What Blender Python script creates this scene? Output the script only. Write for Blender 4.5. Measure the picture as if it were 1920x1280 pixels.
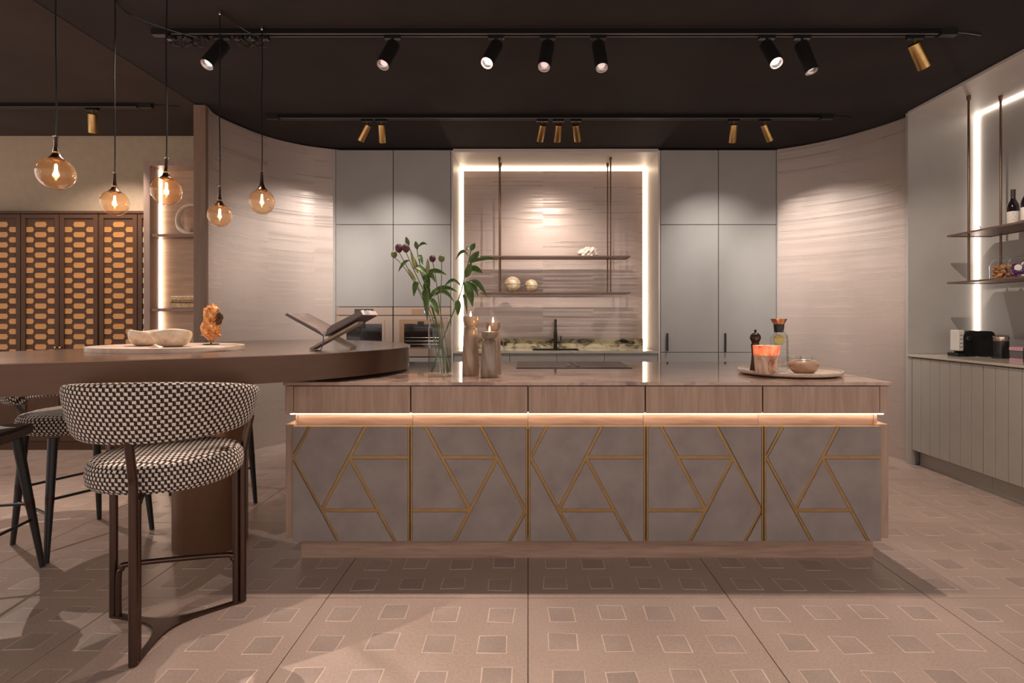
import bpy, bmesh, math, random
from mathutils import Vector, Matrix
R = random.Random(7)
for o in list(bpy.data.objects): bpy.data.objects.remove(o)
scene = bpy.context.scene
COL = scene.collection

# ---------------------------------------------------------------- camera, world, exposure
F = 1030.0; CX = 990.0; CY = 595.0; EYE = 1.27          # focal length (px), vanishing point, eye height (m)
cam_d = bpy.data.cameras.new('camera'); cam = bpy.data.objects.new('camera', cam_d); COL.objects.link(cam)
cam_d.sensor_width = 36; cam_d.lens = 36 * F / 1920
cam_d.shift_x = -(CX - 960) / 1920; cam_d.shift_y = -(640 - CY) / 1920
cam_d.clip_start = .05
cam.location = (0, 0, EYE); cam.rotation_euler = (math.pi / 2, 0, 0)
scene.camera = cam
world = bpy.data.worlds.new('world'); scene.world = world; world.use_nodes = True
world.node_tree.nodes['Background'].inputs[0].default_value = (1.0, .85, .78, 1)
world.node_tree.nodes['Background'].inputs[1].default_value = 1.0
vs = scene.view_settings
vs.view_transform = 'Standard'; vs.look = 'None'; vs.gamma = 1; vs.use_curve_mapping = False; vs.exposure = 0.35
WARM = (1.0, .83, .72); NEUT = (1.0, .91, .84); AMBER = (1.0, .62, .30)

def at(px, py, Y):
    return Vector(((px - CX) / F * Y, Y, EYE - (py - CY) / F * Y))

# ---------------------------------------------------------------- materials
M = {}
def nodes_of(name):
    m = bpy.data.materials.new(name); m.use_nodes = True
    nt = m.node_tree; b = nt.nodes['Principled BSDF']
    M[name] = m
    return m, nt, b
def N(nt, t, **kw):
    n = nt.nodes.new(t)
    for k, v in kw.items():
        if k in n.inputs: n.inputs[k].default_value = v
        else: setattr(n, k, v)
    return n
def L(nt, a, b): nt.links.new(a, b)
def ramp(nt, stops):
    r = nt.nodes.new('ShaderNodeValToRGB'); e = r.color_ramp.elements
    while len(e) < len(stops): e.new(.5)
    for i, (p, c) in enumerate(stops):
        e[i].position = p; e[i].color = (c[0], c[1], c[2], 1) if hasattr(c, '__len__') else (c, c, c, 1)
    return r
def coords(nt, scale=(1, 1, 1), out='Object', rot=(0, 0, 0)):
    tc = nt.nodes.new('ShaderNodeTexCoord'); mp = nt.nodes.new('ShaderNodeMapping')
    mp.inputs['Scale'].default_value = scale; mp.inputs['Rotation'].default_value = rot
    L(nt, tc.outputs[out], mp.inputs['Vector']); return mp.outputs['Vector']
def simple(name, col, rough=.5, metal=0., spec=.5, vary=0., vscale=6., bump=0., bscale=60., **kw):
    m, nt, b = nodes_of(name)
    b.inputs['Base Color'].default_value = (*col, 1); b.inputs['Roughness'].default_value = rough
    b.inputs['Metallic'].default_value = metal; b.inputs['Specular IOR Level'].default_value = spec
    for k, v in kw.items(): b.inputs[k.replace('_', ' ')].default_value = v
    if vary:
        n = N(nt, 'ShaderNodeTexNoise', Scale=vscale, Detail=5.0); L(nt, coords(nt), n.inputs['Vector'])
        lo = [max(0, c * (1 - vary)) for c in col]; hi = [min(1, c * (1 + vary)) for c in col]
        r = ramp(nt, [(.3, lo), (.7, hi)]); L(nt, n.outputs['Fac'], r.inputs['Fac']); L(nt, r.outputs['Color'], b.inputs['Base Color'])
    if bump:
        n = N(nt, 'ShaderNodeTexNoise', Scale=bscale, Detail=4.0); L(nt, coords(nt), n.inputs['Vector'])
        bp = N(nt, 'ShaderNodeBump', Strength=bump, Distance=.004); L(nt, n.outputs['Fac'], bp.inputs['Height']); L(nt, bp.outputs['Normal'], b.inputs['Normal'])
    return m
def emit(name, col, s):
    m, nt, b = nodes_of(name)
    b.inputs['Base Color'].default_value = (*col, 1)
    b.inputs['Emission Color'].default_value = (*col, 1); b.inputs['Emission Strength'].default_value = s
    return m
def wood(name, c1, c2, stretch, rough=.45):
    m, nt, b = nodes_of(name)
    v = coords(nt, stretch)
    n = N(nt, 'ShaderNodeTexNoise', Scale=3.0, Detail=8.0, Roughness=.62, Distortion=.35); L(nt, v, n.inputs['Vector'])
    r = ramp(nt, [(.28, c1), (.5, [(a + d) / 2 for a, d in zip(c1, c2)]), (.72, c2)]); L(nt, n.outputs['Fac'], r.inputs['Fac'])
    L(nt, r.outputs['Color'], b.inputs['Base Color']); b.inputs['Roughness'].default_value = rough
    bp = N(nt, 'ShaderNodeBump', Strength=.15, Distance=.002); L(nt, n.outputs['Fac'], bp.inputs['Height']); L(nt, bp.outputs['Normal'], b.inputs['Normal'])
    return m
def thin_glass(name, tint, gloss=1.0, rough=.0, ior=1.5, body=0., bodycol=(1, 1, 1)):
    m, nt, b = nodes_of(name); nt.nodes.remove(b)
    out = nt.nodes['Material Output']
    tr = N(nt, 'ShaderNodeBsdfTransparent'); tr.inputs['Color'].default_value = (*tint, 1)
    gl = N(nt, 'ShaderNodeBsdfGlossy', Roughness=rough); gl.inputs['Color'].default_value = (gloss, gloss, gloss, 1)
    lw = N(nt, 'ShaderNodeLayerWeight', Blend=.5)
    pw = N(nt, 'ShaderNodeMath', operation='POWER'); L(nt, lw.outputs['Facing'], pw.inputs[0]); pw.inputs[1].default_value = 3.2
    fr = N(nt, 'ShaderNodeMath', operation='MULTIPLY_ADD'); L(nt, pw.outputs[0], fr.inputs[0]); fr.inputs[1].default_value = .55 * (ior - 1) / .5; fr.inputs[2].default_value = .026
    mx = N(nt, 'ShaderNodeMixShader'); L(nt, fr.outputs[0], mx.inputs[0]); L(nt, tr.outputs[0], mx.inputs[1]); L(nt, gl.outputs[0], mx.inputs[2])
    last = mx
    if body:
        df = N(nt, 'ShaderNodeBsdfTranslucent'); df.inputs['Color'].default_value = (*bodycol, 1)
        m2 = N(nt, 'ShaderNodeMixShader'); m2.inputs[0].default_value = body
        L(nt, mx.outputs[0], m2.inputs[1]); L(nt, df.outputs[0], m2.inputs[2]); last = m2
    L(nt, last.outputs[0], out.inputs['Surface'])
    return m

def pearl_plaster(name):
    m, nt, b = nodes_of(name)
    def noise(sc, scale, detail=4., rough=.55, dist=0.):
        n = N(nt, 'ShaderNodeTexNoise', Scale=scale, Detail=detail, Roughness=rough, Distortion=dist); L(nt, coords(nt, sc), n.inputs['Vector']); return n.outputs['Fac']
    def ma(op, x, y):
        n = N(nt, 'ShaderNodeMath', operation=op)
        for i, v in enumerate((x, y)):
            if isinstance(v, (int, float)): n.inputs[i].default_value = v
            else: L(nt, v, n.inputs[i])
        return n.outputs[0]
    n1 = noise((.35, .35, 46), 1.7, 3., .55, 0.)          # trowelled horizontal streaks
    n2 = noise((60, 60, 3), 2.2, 3.)                  # vertical weave
    n3 = noise((1, 1, 1), 1.4, 4.)                    # broad patches
    n4 = noise((4, 4, 190), 1.6, 2.)                  # fine ridges
    # bands that stop dead at the trowel joints
    tc = N(nt, 'ShaderNodeTexCoord'); sp = N(nt, 'ShaderNodeSeparateXYZ'); L(nt, tc.outputs['Object'], sp.inputs[0])
    u = ma('FLOOR', ma('MULTIPLY', ma('ADD', sp.outputs['X'], ma('MULTIPLY', sp.outputs['Y'], .8)), 1.7), 0)
    v = ma('FLOOR', ma('MULTIPLY', sp.outputs['Z'], 38.), 0)
    cb = N(nt, 'ShaderNodeCombineXYZ'); L(nt, u, cb.inputs[0]); L(nt, v, cb.inputs[2])
    wn = N(nt, 'ShaderNodeTexWhiteNoise'); L(nt, cb.outputs[0], wn.inputs['Vector'])
    band = ma('MULTIPLY', wn.outputs['Value'], n3)
    mixv = ma('ADD', ma('MULTIPLY', n1, .75), ma('MULTIPLY', band, .5))
    r = ramp(nt, [(.30, (.55, .47, .43)), (.52, (.57, .49, .445)), (.72, (.60, .52, .475))]); L(nt, ma('ADD', ma('MULTIPLY', mixv, .7), ma('MULTIPLY', n2, .3)), r.inputs['Fac'])
    r3 = ramp(nt, [(.3, (.90, .88, .86)), (.7, (1.05, 1.0, .97))]); L(nt, n3, r3.inputs['Fac'])
    mu = N(nt, 'ShaderNodeMix', data_type='RGBA', blend_type='MULTIPLY'); mu.inputs['Factor'].default_value = 1
    L(nt, r.outputs['Color'], mu.inputs['A']); L(nt, r3.outputs['Color'], mu.inputs['B']); L(nt, mu.outputs['Result'], b.inputs['Base Color'])
    rr = ramp(nt, [(.32, .54), (.5, .40), (.66, .24)]); L(nt, mixv, rr.inputs['Fac']); L(nt, rr.outputs['Color'], b.inputs['Roughness'])
    b.inputs['Metallic'].default_value = .38; b.inputs['Specular IOR Level'].default_value = .6
    h = ma('ADD', ma('ADD', ma('MULTIPLY', n2, .7), n1), ma('ADD', ma('MULTIPLY', n4, .8), ma('MULTIPLY', band, .5)))
    bp = N(nt, 'ShaderNodeBump', Strength=.11, Distance=.003); L(nt, h, bp.inputs['Height']); L(nt, bp.outputs['Normal'], b.inputs['Normal'])
pearl_plaster('plaster')

def stone(name, stops, scale, rough, warp=1.2, stretch=(1, 1, 1), spec=.5, detail=9.0, **kw):
    m, nt, b = nodes_of(name)
    v = coords(nt, stretch)
    n = N(nt, 'ShaderNodeTexNoise', Scale=scale, Detail=detail, Roughness=.62, Distortion=warp); L(nt, v, n.inputs['Vector'])
    r = ramp(nt, stops); L(nt, n.outputs['Fac'], r.inputs['Fac']); L(nt, r.outputs['Color'], b.inputs['Base Color'])
    b.inputs['Roughness'].default_value = rough; b.inputs['Specular IOR Level'].default_value = spec
    for k, val in kw.items(): b.inputs[k.replace('_', ' ')].default_value = val
    return m
stone('counter_stone', [(.30, (.10, .055, .04)), (.42, (.30, .18, .13)), (.52, (.46, .33, .26)), (.62, (.38, .24, .18)), (.75, (.56, .45, .38))], 2.6, .04, 1.6, (1, 2.2, 1), .6)
stone('upstand_stone', [(.34, (.02, .018, .012)), (.44, (.20, .17, .10)), (.52, (.50, .43, .27)), (.7, (.60, .54, .38))], 7., .12, 1.0, (1, 1, 2))
stone('worktop_pale', [(.3, (.42, .40, .33)), (.7, (.56, .53, .45))], 9., .12)
stone('candle_marble', [(.3, (.20, .12, .075)), (.45, (.36, .235, .155)), (.6, (.42, .30, .215)), (.75, (.26, .19, .14))], 6., .18, 2.0, (1, 1, .35))
stone('candle_marble_grey', [(.3, (.14, .10, .07)), (.45, (.27, .20, .14)), (.6, (.34, .27, .21)), (.75, (.20, .16, .12))], 6., .18, 2.0, (1, 1, .3))
stone('tray_stone', [(.3, (.40, .30, .23)), (.5, (.56, .45, .37)), (.7, (.64, .54, .46))], 5., .25, 1.)
stone('onyx', [(.28, (.36, .24, .14)), (.45, (.55, .43, .31)), (.7, (.70, .60, .50))], 7., .25, 1.5, (1, 1, 2))
stone('bowl_stone', [(.3, (.28, .16, .09)), (.5, (.44, .27, .17)), (.7, (.52, .36, .24))], 8., .4, 1.2, (1, 1, 3))
stone('orange_crystal', [(.3, (.38, .12, .03)), (.5, (.62, .27, .08)), (.72, (.78, .48, .24))], 30., .3, .6)
stone('globe_stone', [(.3, (.40, .27, .12)), (.48, (.62, .50, .32)), (.6, (.76, .69, .54)), (.75, (.50, .36, .18))], 11., .35, 1.2)
stone('marbled_glass', [(.36, (.36, .13, .06)), (.46, (.60, .40, .30)), (.56, (.72, .58, .48)), (.8, (.78, .66, .57))], 9., .25, 1.6, (1, 1, .6), Subsurface_Weight=.75, Subsurface_Scale=.04)
# floor terrazzo
def terrazzo(name, base, k=1.0, rough=.33):
    m, nt, b = nodes_of(name)
    v = coords(nt, (1, 1, 1), 'Object')
    n = N(nt, 'ShaderNodeTexNoise', Scale=90.0, Detail=4.0); L(nt, v, n.inputs['Vector'])
    n2 = N(nt, 'ShaderNodeTexNoise', Scale=2.2, Detail=4.0); L(nt, v, n2.inputs['Vector'])
    a = [c * .92 for c in base]; d = [c * 1.07 for c in base]
    r = ramp(nt, [(.35, a), (.65, d)]); L(nt, n.outputs['Fac'], r.inputs['Fac'])
    r2 = ramp(nt, [(.3, (.87, .85, .82)), (.7, (1.05, 1.03, 1.0))]); L(nt, n2.outputs['Fac'], r2.inputs['Fac'])
    mu = N(nt, 'ShaderNodeMix', data_type='RGBA', blend_type='MULTIPLY'); mu.inputs['Factor'].default_value = 1
    L(nt, r.outputs['Color'], mu.inputs['A']); L(nt, r2.outputs['Color'], mu.inputs['B'])
    oi = N(nt, 'ShaderNodeObjectInfo')
    mr = N(nt, 'ShaderNodeMapRange'); mr.inputs['To Min'].default_value = 1 - .14 * k; mr.inputs['To Max'].default_value = 1 + .10 * k
    L(nt, oi.outputs['Random'], mr.inputs['Value'])
    mv = N(nt, 'ShaderNodeVectorMath', operation='SCALE'); L(nt, mu.outputs['Result'], mv.inputs[0]); L(nt, mr.outputs['Result'], mv.inputs['Scale'])
    L(nt, mv.outputs['Vector'], b.inputs['Base Color'])
    rr = ramp(nt, [(.3, rough - .06), (.7, rough + .08)]); L(nt, n2.outputs['Fac'], rr.inputs['Fac']); L(nt, rr.outputs['Color'], b.inputs['Roughness'])
    bp = N(nt, 'ShaderNodeBump', Strength=.12, Distance=.002); L(nt, n.outputs['Fac'], bp.inputs['Height']); L(nt, bp.outputs['Normal'], b.inputs['Normal'])
terrazzo('slab', (.47, .36, .31), .25)
terrazzo('inlay', (.425, .33, .29), .9, .38)
terrazzo('inlay_edge', (.74, .60, .51), .2, .4)
simple('grout', (.16, .11, .085), .8)

simple('cabinet_grey', (.365, .352, .335), .36, spec=.45, vary=.04, vscale=3)
simple('cabinet_grey_dark', (.10, .098, .092), .6)
simple('panel_grey', (.42, .40, .375), .40, spec=.45, vary=.03)
simple('niche_white', (.58, .53, .49), .5, vary=.03)
simple('sage_board', (.38, .355, .315), .45, vary=.03)
simple('sage_counter', (.52, .45, .38), .14)
simple('ceiling_black', (.036, .029, .028), .85, spec=.2, vary=.15, vscale=2)
simple('ceiling_brown', (.060, .044, .037), .85, spec=.2, vary=.12, vscale=2)
simple('wall_beige', (.40, .31, .215), .75, spec=.25, vary=.05, vscale=14, bump=.15, bscale=120)
simple('black_metal', (.012, .011, .011), .38, spec=.4)
simple('black_plastic', (.010, .010, .010), .25)
simple('track_edge', (.30, .26, .24), .4, metal=.6)
simple('track_black', (.006, .005, .005), .7, spec=.15)
simple('reflector', (.55, .50, .49), .3, metal=.9)
simple('brass', (.52, .33, .13), .32, metal=1., vary=.12, vscale=20)
simple('brass_strip', (.32, .205, .09), .42, metal=.85, vary=.1, vscale=25)
simple('gunmetal', (.045, .038, .034), .28, metal=.9)
simple('bronze_rod', (.17, .10, .07), .35, metal=.8)
simple('bronze_shelf', (.20, .125, .095), .4, metal=.55)
simple('bronze_leg', (.085, .052, .040), .27, metal=.85)
simple('black_leg', (.011, .010, .009), .4)
simple('ferrule', (.05, .028, .02), .3, metal=.7)
simple('brown_leather', (.085, .05, .036), .45, vary=.15, vscale=14, bump=.1)
simple('leather_grey', (.250, .212, .195), .62, spec=.3, vary=.15, vscale=7, bump=.12, bscale=180)
simple('frame_brown', (.080, .040, .023), .5, spec=.15, vary=.12, vscale=5)
simple('amber_inlay', (.44, .205, .055), .34, metal=.2, vary=.12, vscale=2.5)
simple('mirror_inlay', (.52, .52, .40), .16, metal=.55, vary=.2, vscale=5)
simple('oven_steel', (.44, .35, .29), .30, metal=.55)
simple('oven_glass', (.016, .013, .012), .06, spec=.7)
simple('oven_inner', (.35, .24, .16), .3, metal=.8)
simple('pale_ceramic', (.72, .62, .52), .45)
simple('white_coral', (.88, .80, .72), .55, bump=.6, bscale=45)
simple('wicker', (.48, .34, .19), .7, vary=.35, vscale=60, bump=.5, bscale=90)
simple('book_page', (.62, .53, .47), .7, vary=.05)
simple('printed_page', (.17, .125, .11), .5, vary=.3, vscale=20)
simple('page_edge', (.16, .12, .105), .6)
simple('book_cover', (.06, .045, .045), .45)
simple('stand_wood', (.40, .30, .22), .5, vary=.2, vscale=20)
simple('ribbon_blue', (.07, .065, .20), .5)
simple('leaf_green', (.062, .112, .024), .42, vary=.35, vscale=30, spec=.4)
simple('stem_green', (.085, .125, .03), .5)
simple('bud_pale', (.30, .29, .10), .5, vary=.3, vscale=40)
simple('allium_purple', (.085, .022, .03), .6, vary=.5, vscale=90, bump=.8, bscale=160)
simple('allium_green', (.13, .13, .045), .6, vary=.5, vscale=90, bump=.8, bscale=160)
simple('wax', (.82, .58, .38), .5, Subsurface_Weight=.2)
simple('copper', (.75, .38, .24), .22, metal=1.)
simple('wine_glass_dark', (.012, .007, .008), .07)
simple('label_paper', (.62, .58, .52), .6)
simple('print_dark', (.08, .07, .07), .6)
simple('foil_black', (.02, .016, .018), .3)
simple('cookie', (.42, .20, .06), .7, vary=.4, vscale=40)
simple('candy_purple', (.16, .035, .22), .3, vary=.6, vscale=60)
simple('candy_white', (.72, .64, .68), .4)
simple('pink_card', (.62, .33, .38), .5)
simple('grey_card', (.14, .12, .12), .5)
simple('chrome', (.60, .52, .44), .16, metal=1.)
simple('lemon', (.68, .50, .10), .5)
simple('hob_glass', (.050, .036, .032), .30, spec=.35)
simple('socket_white', (.60, .56, .52), .5)
simple('gold_ornament', (.60, .36, .12), .3, metal=.9)
wood('oak_vertical', (.28, .175, .12), (.44, .30, .22), (14, 14, 1.0))
wood('oak_horizontal', (.25, .155, .108), (.45, .31, .235), (1.0, 12, 14))
wood('oak_wall', (.34, .21, .135), (.50, .335, .23), (1.0, 8, 9))
wood('oak_cap', (.155, .092, .060), (.22, .138, .094), (12, 12, 1))
wood('oak_panel', (.25, .17, .13), (.35, .25, .20), (10, 10, .8))
wood('table_bronze', (.165, .10, .068), (.185, .114, .078), (2.5, 10, 1), .22)
M['table_bronze'].node_tree.nodes['Principled BSDF'].inputs['Metallic'].default_value = .75
wood('rim_bronze_shaded', (.088, .049, .032), (.10, .056, .037), (3, 3, 12), .34)  # darker copy of the table bronze: shade on the rim put into colour
M['rim_bronze_shaded'].node_tree.nodes['Principled BSDF'].inputs['Metallic'].default_value = .75
wood('column_bronze_lit', (.235, .132, .082), (.26, .148, .093), (12, 12, .5), .36)  # lighter copy of the table bronze: light on the column put into colour
M['column_bronze_lit'].node_tree.nodes['Principled BSDF'].inputs['Metallic'].default_value = .75
emit('led_warm', (1.0, .80, .62), 6.0)
emit('led_niche', (1.0, .79, .58), 8.0)
emit('led_white', (1.0, .86, .74), 4.5)
emit('led_groove', (1.0, .74, .50), 9.5)
emit('filament', (1.0, .50, .16), 42.0)
emit('flame', (1.0, .68, .34), 22.0)
emit('lamp_on', (1.0, .86, .78), 4.0)
emit('lamp_dim', (1.0, .80, .74), .45)
emit('display_blue', (.20, .38, .85), 1.1)
emit('display_white', (.8, .85, .9), .8)
thin_glass('amber_glass', (.95, .81, .66), 1., .01, 1.9, .010, (1., .6, .3))
thin_glass('clear_glass', (.97, .975, .97), 1., .0, 1.6)
thin_glass('vase_glass', (.95, .957, .95), 1., .0, 2.1)
thin_glass('cut_crystal', (.93, .93, .93), 1., .02, 2.4)
thin_glass('tea_glass', (.90, .78, .68), .8, .05, 1.5)
thin_glass('water', (.965, .975, .97), .5, .0, 1.25)

def houndstooth(name):
    m, nt, b = nodes_of(name)
    tc = N(nt, 'ShaderNodeTexCoord'); sp = N(nt, 'ShaderNodeSeparateXYZ'); L(nt, tc.outputs['UV'], sp.inputs[0])
    def ma(op, a, bb=None):
        n = N(nt, 'ShaderNodeMath', operation=op)
        for i, x in enumerate((a, bb)):
            if x is None: continue
            if isinstance(x, (int, float)): n.inputs[i].default_value = x
            else: L(nt, x, n.inputs[i])
        return n.outputs[0]
    v = ma('DIVIDE', sp.outputs['Y'], .0154); u = ma('DIVIDE', sp.outputs['X'], .0208)
    row = ma('FLOOR', v); fv = ma('FRACT', v)
    uo = ma('ADD', u, ma('MULTIPLY', row, .5)); fu = ma('FRACT', uo)
    inu = ma('LESS_THAN', fu, .54); inv = ma('GREATER_THAN', fv, .30)
    white = ma('MULTIPLY', inu, inv)
    tail = ma('MULTIPLY', ma('MULTIPLY', ma('GREATER_THAN', fu, .30), ma('LESS_THAN', fu, .62)), ma('LESS_THAN', fv, .30))
    w = ma('MAXIMUM', white, ma('MULTIPLY', tail, .2))
    nz = N(nt, 'ShaderNodeTexNoise', Scale=260.0, Detail=2.0); L(nt, tc.outputs['UV'], nz.inputs['Vector'])
    mx = N(nt, 'ShaderNodeMix', data_type='RGBA'); L(nt, w, mx.inputs['Factor'])
    r0 = ramp(nt, [(.3, (.022, .012, .010)), (.7, (.06, .032, .026))]); L(nt, nz.outputs['Fac'], r0.inputs['Fac'])
    r1 = ramp(nt, [(.3, (.52, .46, .40)), (.7, (.80, .74, .66))]); L(nt, nz.outputs['Fac'], r1.inputs['Fac'])
    L(nt, r0.outputs['Color'], mx.inputs['A']); L(nt, r1.outputs['Color'], mx.inputs['B'])
    L(nt, mx.outputs['Result'], b.inputs['Base Color']); b.inputs['Roughness'].default_value = .9; b.inputs['Specular IOR Level'].default_value = .15
    hgt = ma('ADD', ma('MULTIPLY', w, .6), ma('MULTIPLY', ma('SINE', ma('MULTIPLY', fv, 3.14159)), .5))
    bp = N(nt, 'ShaderNodeBump', Strength=.5, Distance=.003); L(nt, hgt, bp.inputs['Height']); L(nt, bp.outputs['Normal'], b.inputs['Normal'])
houndstooth('woven_fabric')

# ---------------------------------------------------------------- geometry helpers
def root_loc(o):
    while o.parent: o = o.parent
    return o.location
def finish(name, me, mat, parent=None, smooth=False, label=None, cat=None, group=None, kind=None):
    for mm in (mat if isinstance(mat, (list, tuple)) else [mat]): me.materials.append(M[mm])
    if smooth:
        me.polygons.foreach_set('use_smooth', [True] * len(me.polygons))
        try: me.set_sharp_from_angle(angle=math.radians(42))
        except Exception: pass
    o = bpy.data.objects.new(name, me); COL.objects.link(o)
    if parent: o.parent = parent
    tag(o, label, cat, group, kind)
    return o
def tag(o, label=None, cat=None, group=None, kind=None):
    if label: o['label'] = label
    if cat: o['category'] = cat
    if group: o['group'] = group
    if kind: o['kind'] = kind
    return o
def obj(name, bm, mat, parent=None, smooth=False, label=None, cat=None, group=None, kind=None, local=False, origin=None):
    """links bm (in world coordinates unless local) as one mesh object"""
    if parent and not local: bmesh.ops.translate(bm, verts=bm.verts, vec=-root_loc(parent))
    elif not parent and origin is not None: bmesh.ops.translate(bm, verts=bm.verts, vec=-Vector(origin))
    bmesh.ops.recalc_face_normals(bm, faces=bm.faces)
    me = bpy.data.meshes.new(name); bm.to_mesh(me); bm.free()
    o = finish(name, me, mat, parent, smooth, label, cat, group, kind)
    if not parent and origin is not None: o.location = origin
    return o
def thing(name, label, cat, loc=(0, 0, 0), group=None, kind=None):
    o = bpy.data.objects.new(name, None); COL.objects.link(o); o.location = loc; o.empty_display_size = .05
    return tag(o, label, cat, group, kind)
def struct(name, bm, mat, smooth=False): return obj(name, bm, mat, smooth=smooth, kind='structure')
def box(bm, x0, x1, y0, y1, z0, z1, bev=0., mi=0):
    x0, x1 = min(x0, x1), max(x0, x1); y0, y1 = min(y0, y1), max(y0, y1); z0, z1 = min(z0, z1), max(z0, z1)
    vs_ = [bm.verts.new(p) for p in ((x0,y0,z0),(x1,y0,z0),(x1,y1,z0),(x0,y1,z0),(x0,y0,z1),(x1,y0,z1),(x1,y1,z1),(x0,y1,z1))]
    fs = [bm.faces.new([vs_[i] for i in q]) for q in ((3,2,1,0),(4,5,6,7),(0,1,5,4),(1,2,6,5),(2,3,7,6),(3,0,4,7))]
    for f in fs: f.material_index = mi
    if bev:
        es = list({e for f in fs for e in f.edges})
        bmesh.ops.bevel(bm, geom=es, offset=bev, segments=1, affect='EDGES', profile=.5)
    return bm
def BX(*a, **k): return box(bmesh.new(), *a, **k)
def tube(bm, pts, r, n=8, mi=0, caps=True):
    pts = [Vector(p) for p in pts]; rs = r if hasattr(r, '__len__') else [r] * len(pts)
    t0 = (pts[1] - pts[0]).normalized()
    up = Vector((0, 0, 1)) if abs(t0.z) < .9 else Vector((1, 0, 0))
    a = t0.cross(up).normalized(); rings = []
    for i, p in enumerate(pts):
        t = (pts[min(i + 1, len(pts) - 1)] - pts[max(i - 1, 0)]).normalized()
        a = (a - t * a.dot(t)).normalized(); b = t.cross(a)
        rings.append([bm.verts.new(p + (a * math.cos(2 * math.pi * k / n) + b * math.sin(2 * math.pi * k / n)) * rs[i]) for k in range(n)])
    for i in range(len(rings) - 1):
        for k in range(n):
            f = bm.faces.new((rings[i][k], rings[i][(k + 1) % n], rings[i + 1][(k + 1) % n], rings[i + 1][k])); f.material_index = mi
    if caps:
        for rg in (rings[0][::-1], rings[-1]):
            f = bm.faces.new(rg); f.material_index = mi
    return bm
def TB(*a, **k): return tube(bmesh.new(), *a, **k)
def lathe(bm, prof, c=(0, 0, 0), n=28, mi=0, rot=None, sx=1., sy=1.):
    c = Vector(c); rings = []
    for (r, z) in prof:
        if r < 1e-5:
            p = Vector((0, 0, z)); p = rot @ p if rot else p
            rings.append([bm.verts.new(p + c)])
        else:
            rg = []
            for k in range(n):
                p = Vector((r * sx * math.cos(2 * math.pi * k / n), r * sy * math.sin(2 * math.pi * k / n), z))
                rg.append(bm.verts.new((rot @ p if rot else p) + c))
            rings.append(rg)
    for i in range(len(rings) - 1):
        A, Bq = rings[i], rings[i + 1]
        if len(A) == 1 and len(Bq) == 1: continue
        for k in range(n):
            k2 = (k + 1) % n
            if len(A) == 1: f = bm.faces.new((A[0], Bq[k2], Bq[k]))
            elif len(Bq) == 1: f = bm.faces.new((A[k], A[k2], Bq[0]))
            else: f = bm.faces.new((A[k], A[k2], Bq[k2], Bq[k]))
            f.material_index = mi
    return bm
def LT(*a, **k): return lathe(bmesh.new(), *a, **k)
def prism(bm, poly, fn0, fn1, mi=0):
    a = [bm.verts.new(fn0(*p)) for p in poly]; b = [bm.verts.new(fn1(*p)) for p in poly]
    n = len(poly); fs = [bm.faces.new(a[::-1]), bm.faces.new(b)]
    for i in range(n): fs.append(bm.faces.new((a[i], a[(i + 1) % n], b[(i + 1) % n], b[i])))
    for f in fs: f.material_index = mi
    return bm
def smooth_path(pts, k=6, closed=False):
    pts = [Vector(p) for p in pts]; out = []; n = len(pts)
    rng = range(n if closed else n - 1)
    for i in rng:
        if closed: p0, p1, p2, p3 = pts[i - 1], pts[i], pts[(i + 1) % n], pts[(i + 2) % n]
        else: p0, p1, p2, p3 = pts[max(i - 1, 0)], pts[i], pts[i + 1], pts[min(i + 2, n - 1)]
        for j in range(k):
            t = j / k
            out.append(.5 * ((2 * p1) + (p2 - p0) * t + (2 * p0 - 5 * p1 + 4 * p2 - p3) * t * t + (3 * p1 - p0 - 3 * p2 + p3) * t ** 3))
    if not closed: out.append(pts[-1])
    return out
def loft(name, rings, uvs, mat, parent, closed_ends=True, smooth=True):
    """rings: list of lists of points (closed around); uvs parallel, with one extra column"""
    nr, n = len(rings), len(rings[0]); v = [p for rg in rings for p in rg]; f = []; fuv = []
    for i in range(nr - 1):
        for k in range(n):
            k2 = (k + 1) % n
            f.append((i * n + k, i * n + k2, (i + 1) * n + k2, (i + 1) * n + k))
            fuv.append((uvs[i][k], uvs[i][k + 1], uvs[i + 1][k + 1], uvs[i + 1][k]))
    if closed_ends:
        f.append(tuple(range(n))[::-1]); fuv.append(tuple(uvs[0][k] for k in range(n))[::-1])
        f.append(tuple((nr - 1) * n + k for k in range(n))); fuv.append(tuple(uvs[-1][k] for k in range(n)))
    me = bpy.data.meshes.new(name); me.from_pydata([tuple(p) for p in v], [], f)
    ul = me.uv_layers.new(name='UVMap'); i = 0
    for q in fuv:
        for uv in q: ul.data[i].uv = uv; i += 1
    me.update()
    return finish(name, me, mat, parent, smooth)
def lamp_spot(parent, loc, target, power, size_deg, col=WARM, blend=.6, rad=.02):
    d = bpy.data.lights.new('spot_light', 'SPOT'); d.energy = power; d.spot_size = math.radians(size_deg); d.spot_blend = blend
    d.color = col; d.shadow_soft_size = rad
    o = bpy.data.objects.new('spot_light', d); COL.objects.link(o)
    o.parent = parent; o.location = Vector(loc) - root_loc(parent)
    o.rotation_euler = (Vector(target) - Vector(loc)).to_track_quat('-Z', 'Y').to_euler()
    return o
def lamp_point(parent, loc, power, col, rad=.02):
    d = bpy.data.lights.new('glow_light', 'POINT'); d.energy = power; d.color = col; d.shadow_soft_size = rad
    o = bpy.data.objects.new('glow_light', d); COL.objects.link(o); o.parent = parent; o.location = Vector(loc) - root_loc(parent)
    return o

# ================================================================ SETTING
CEIL = 3.06
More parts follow.
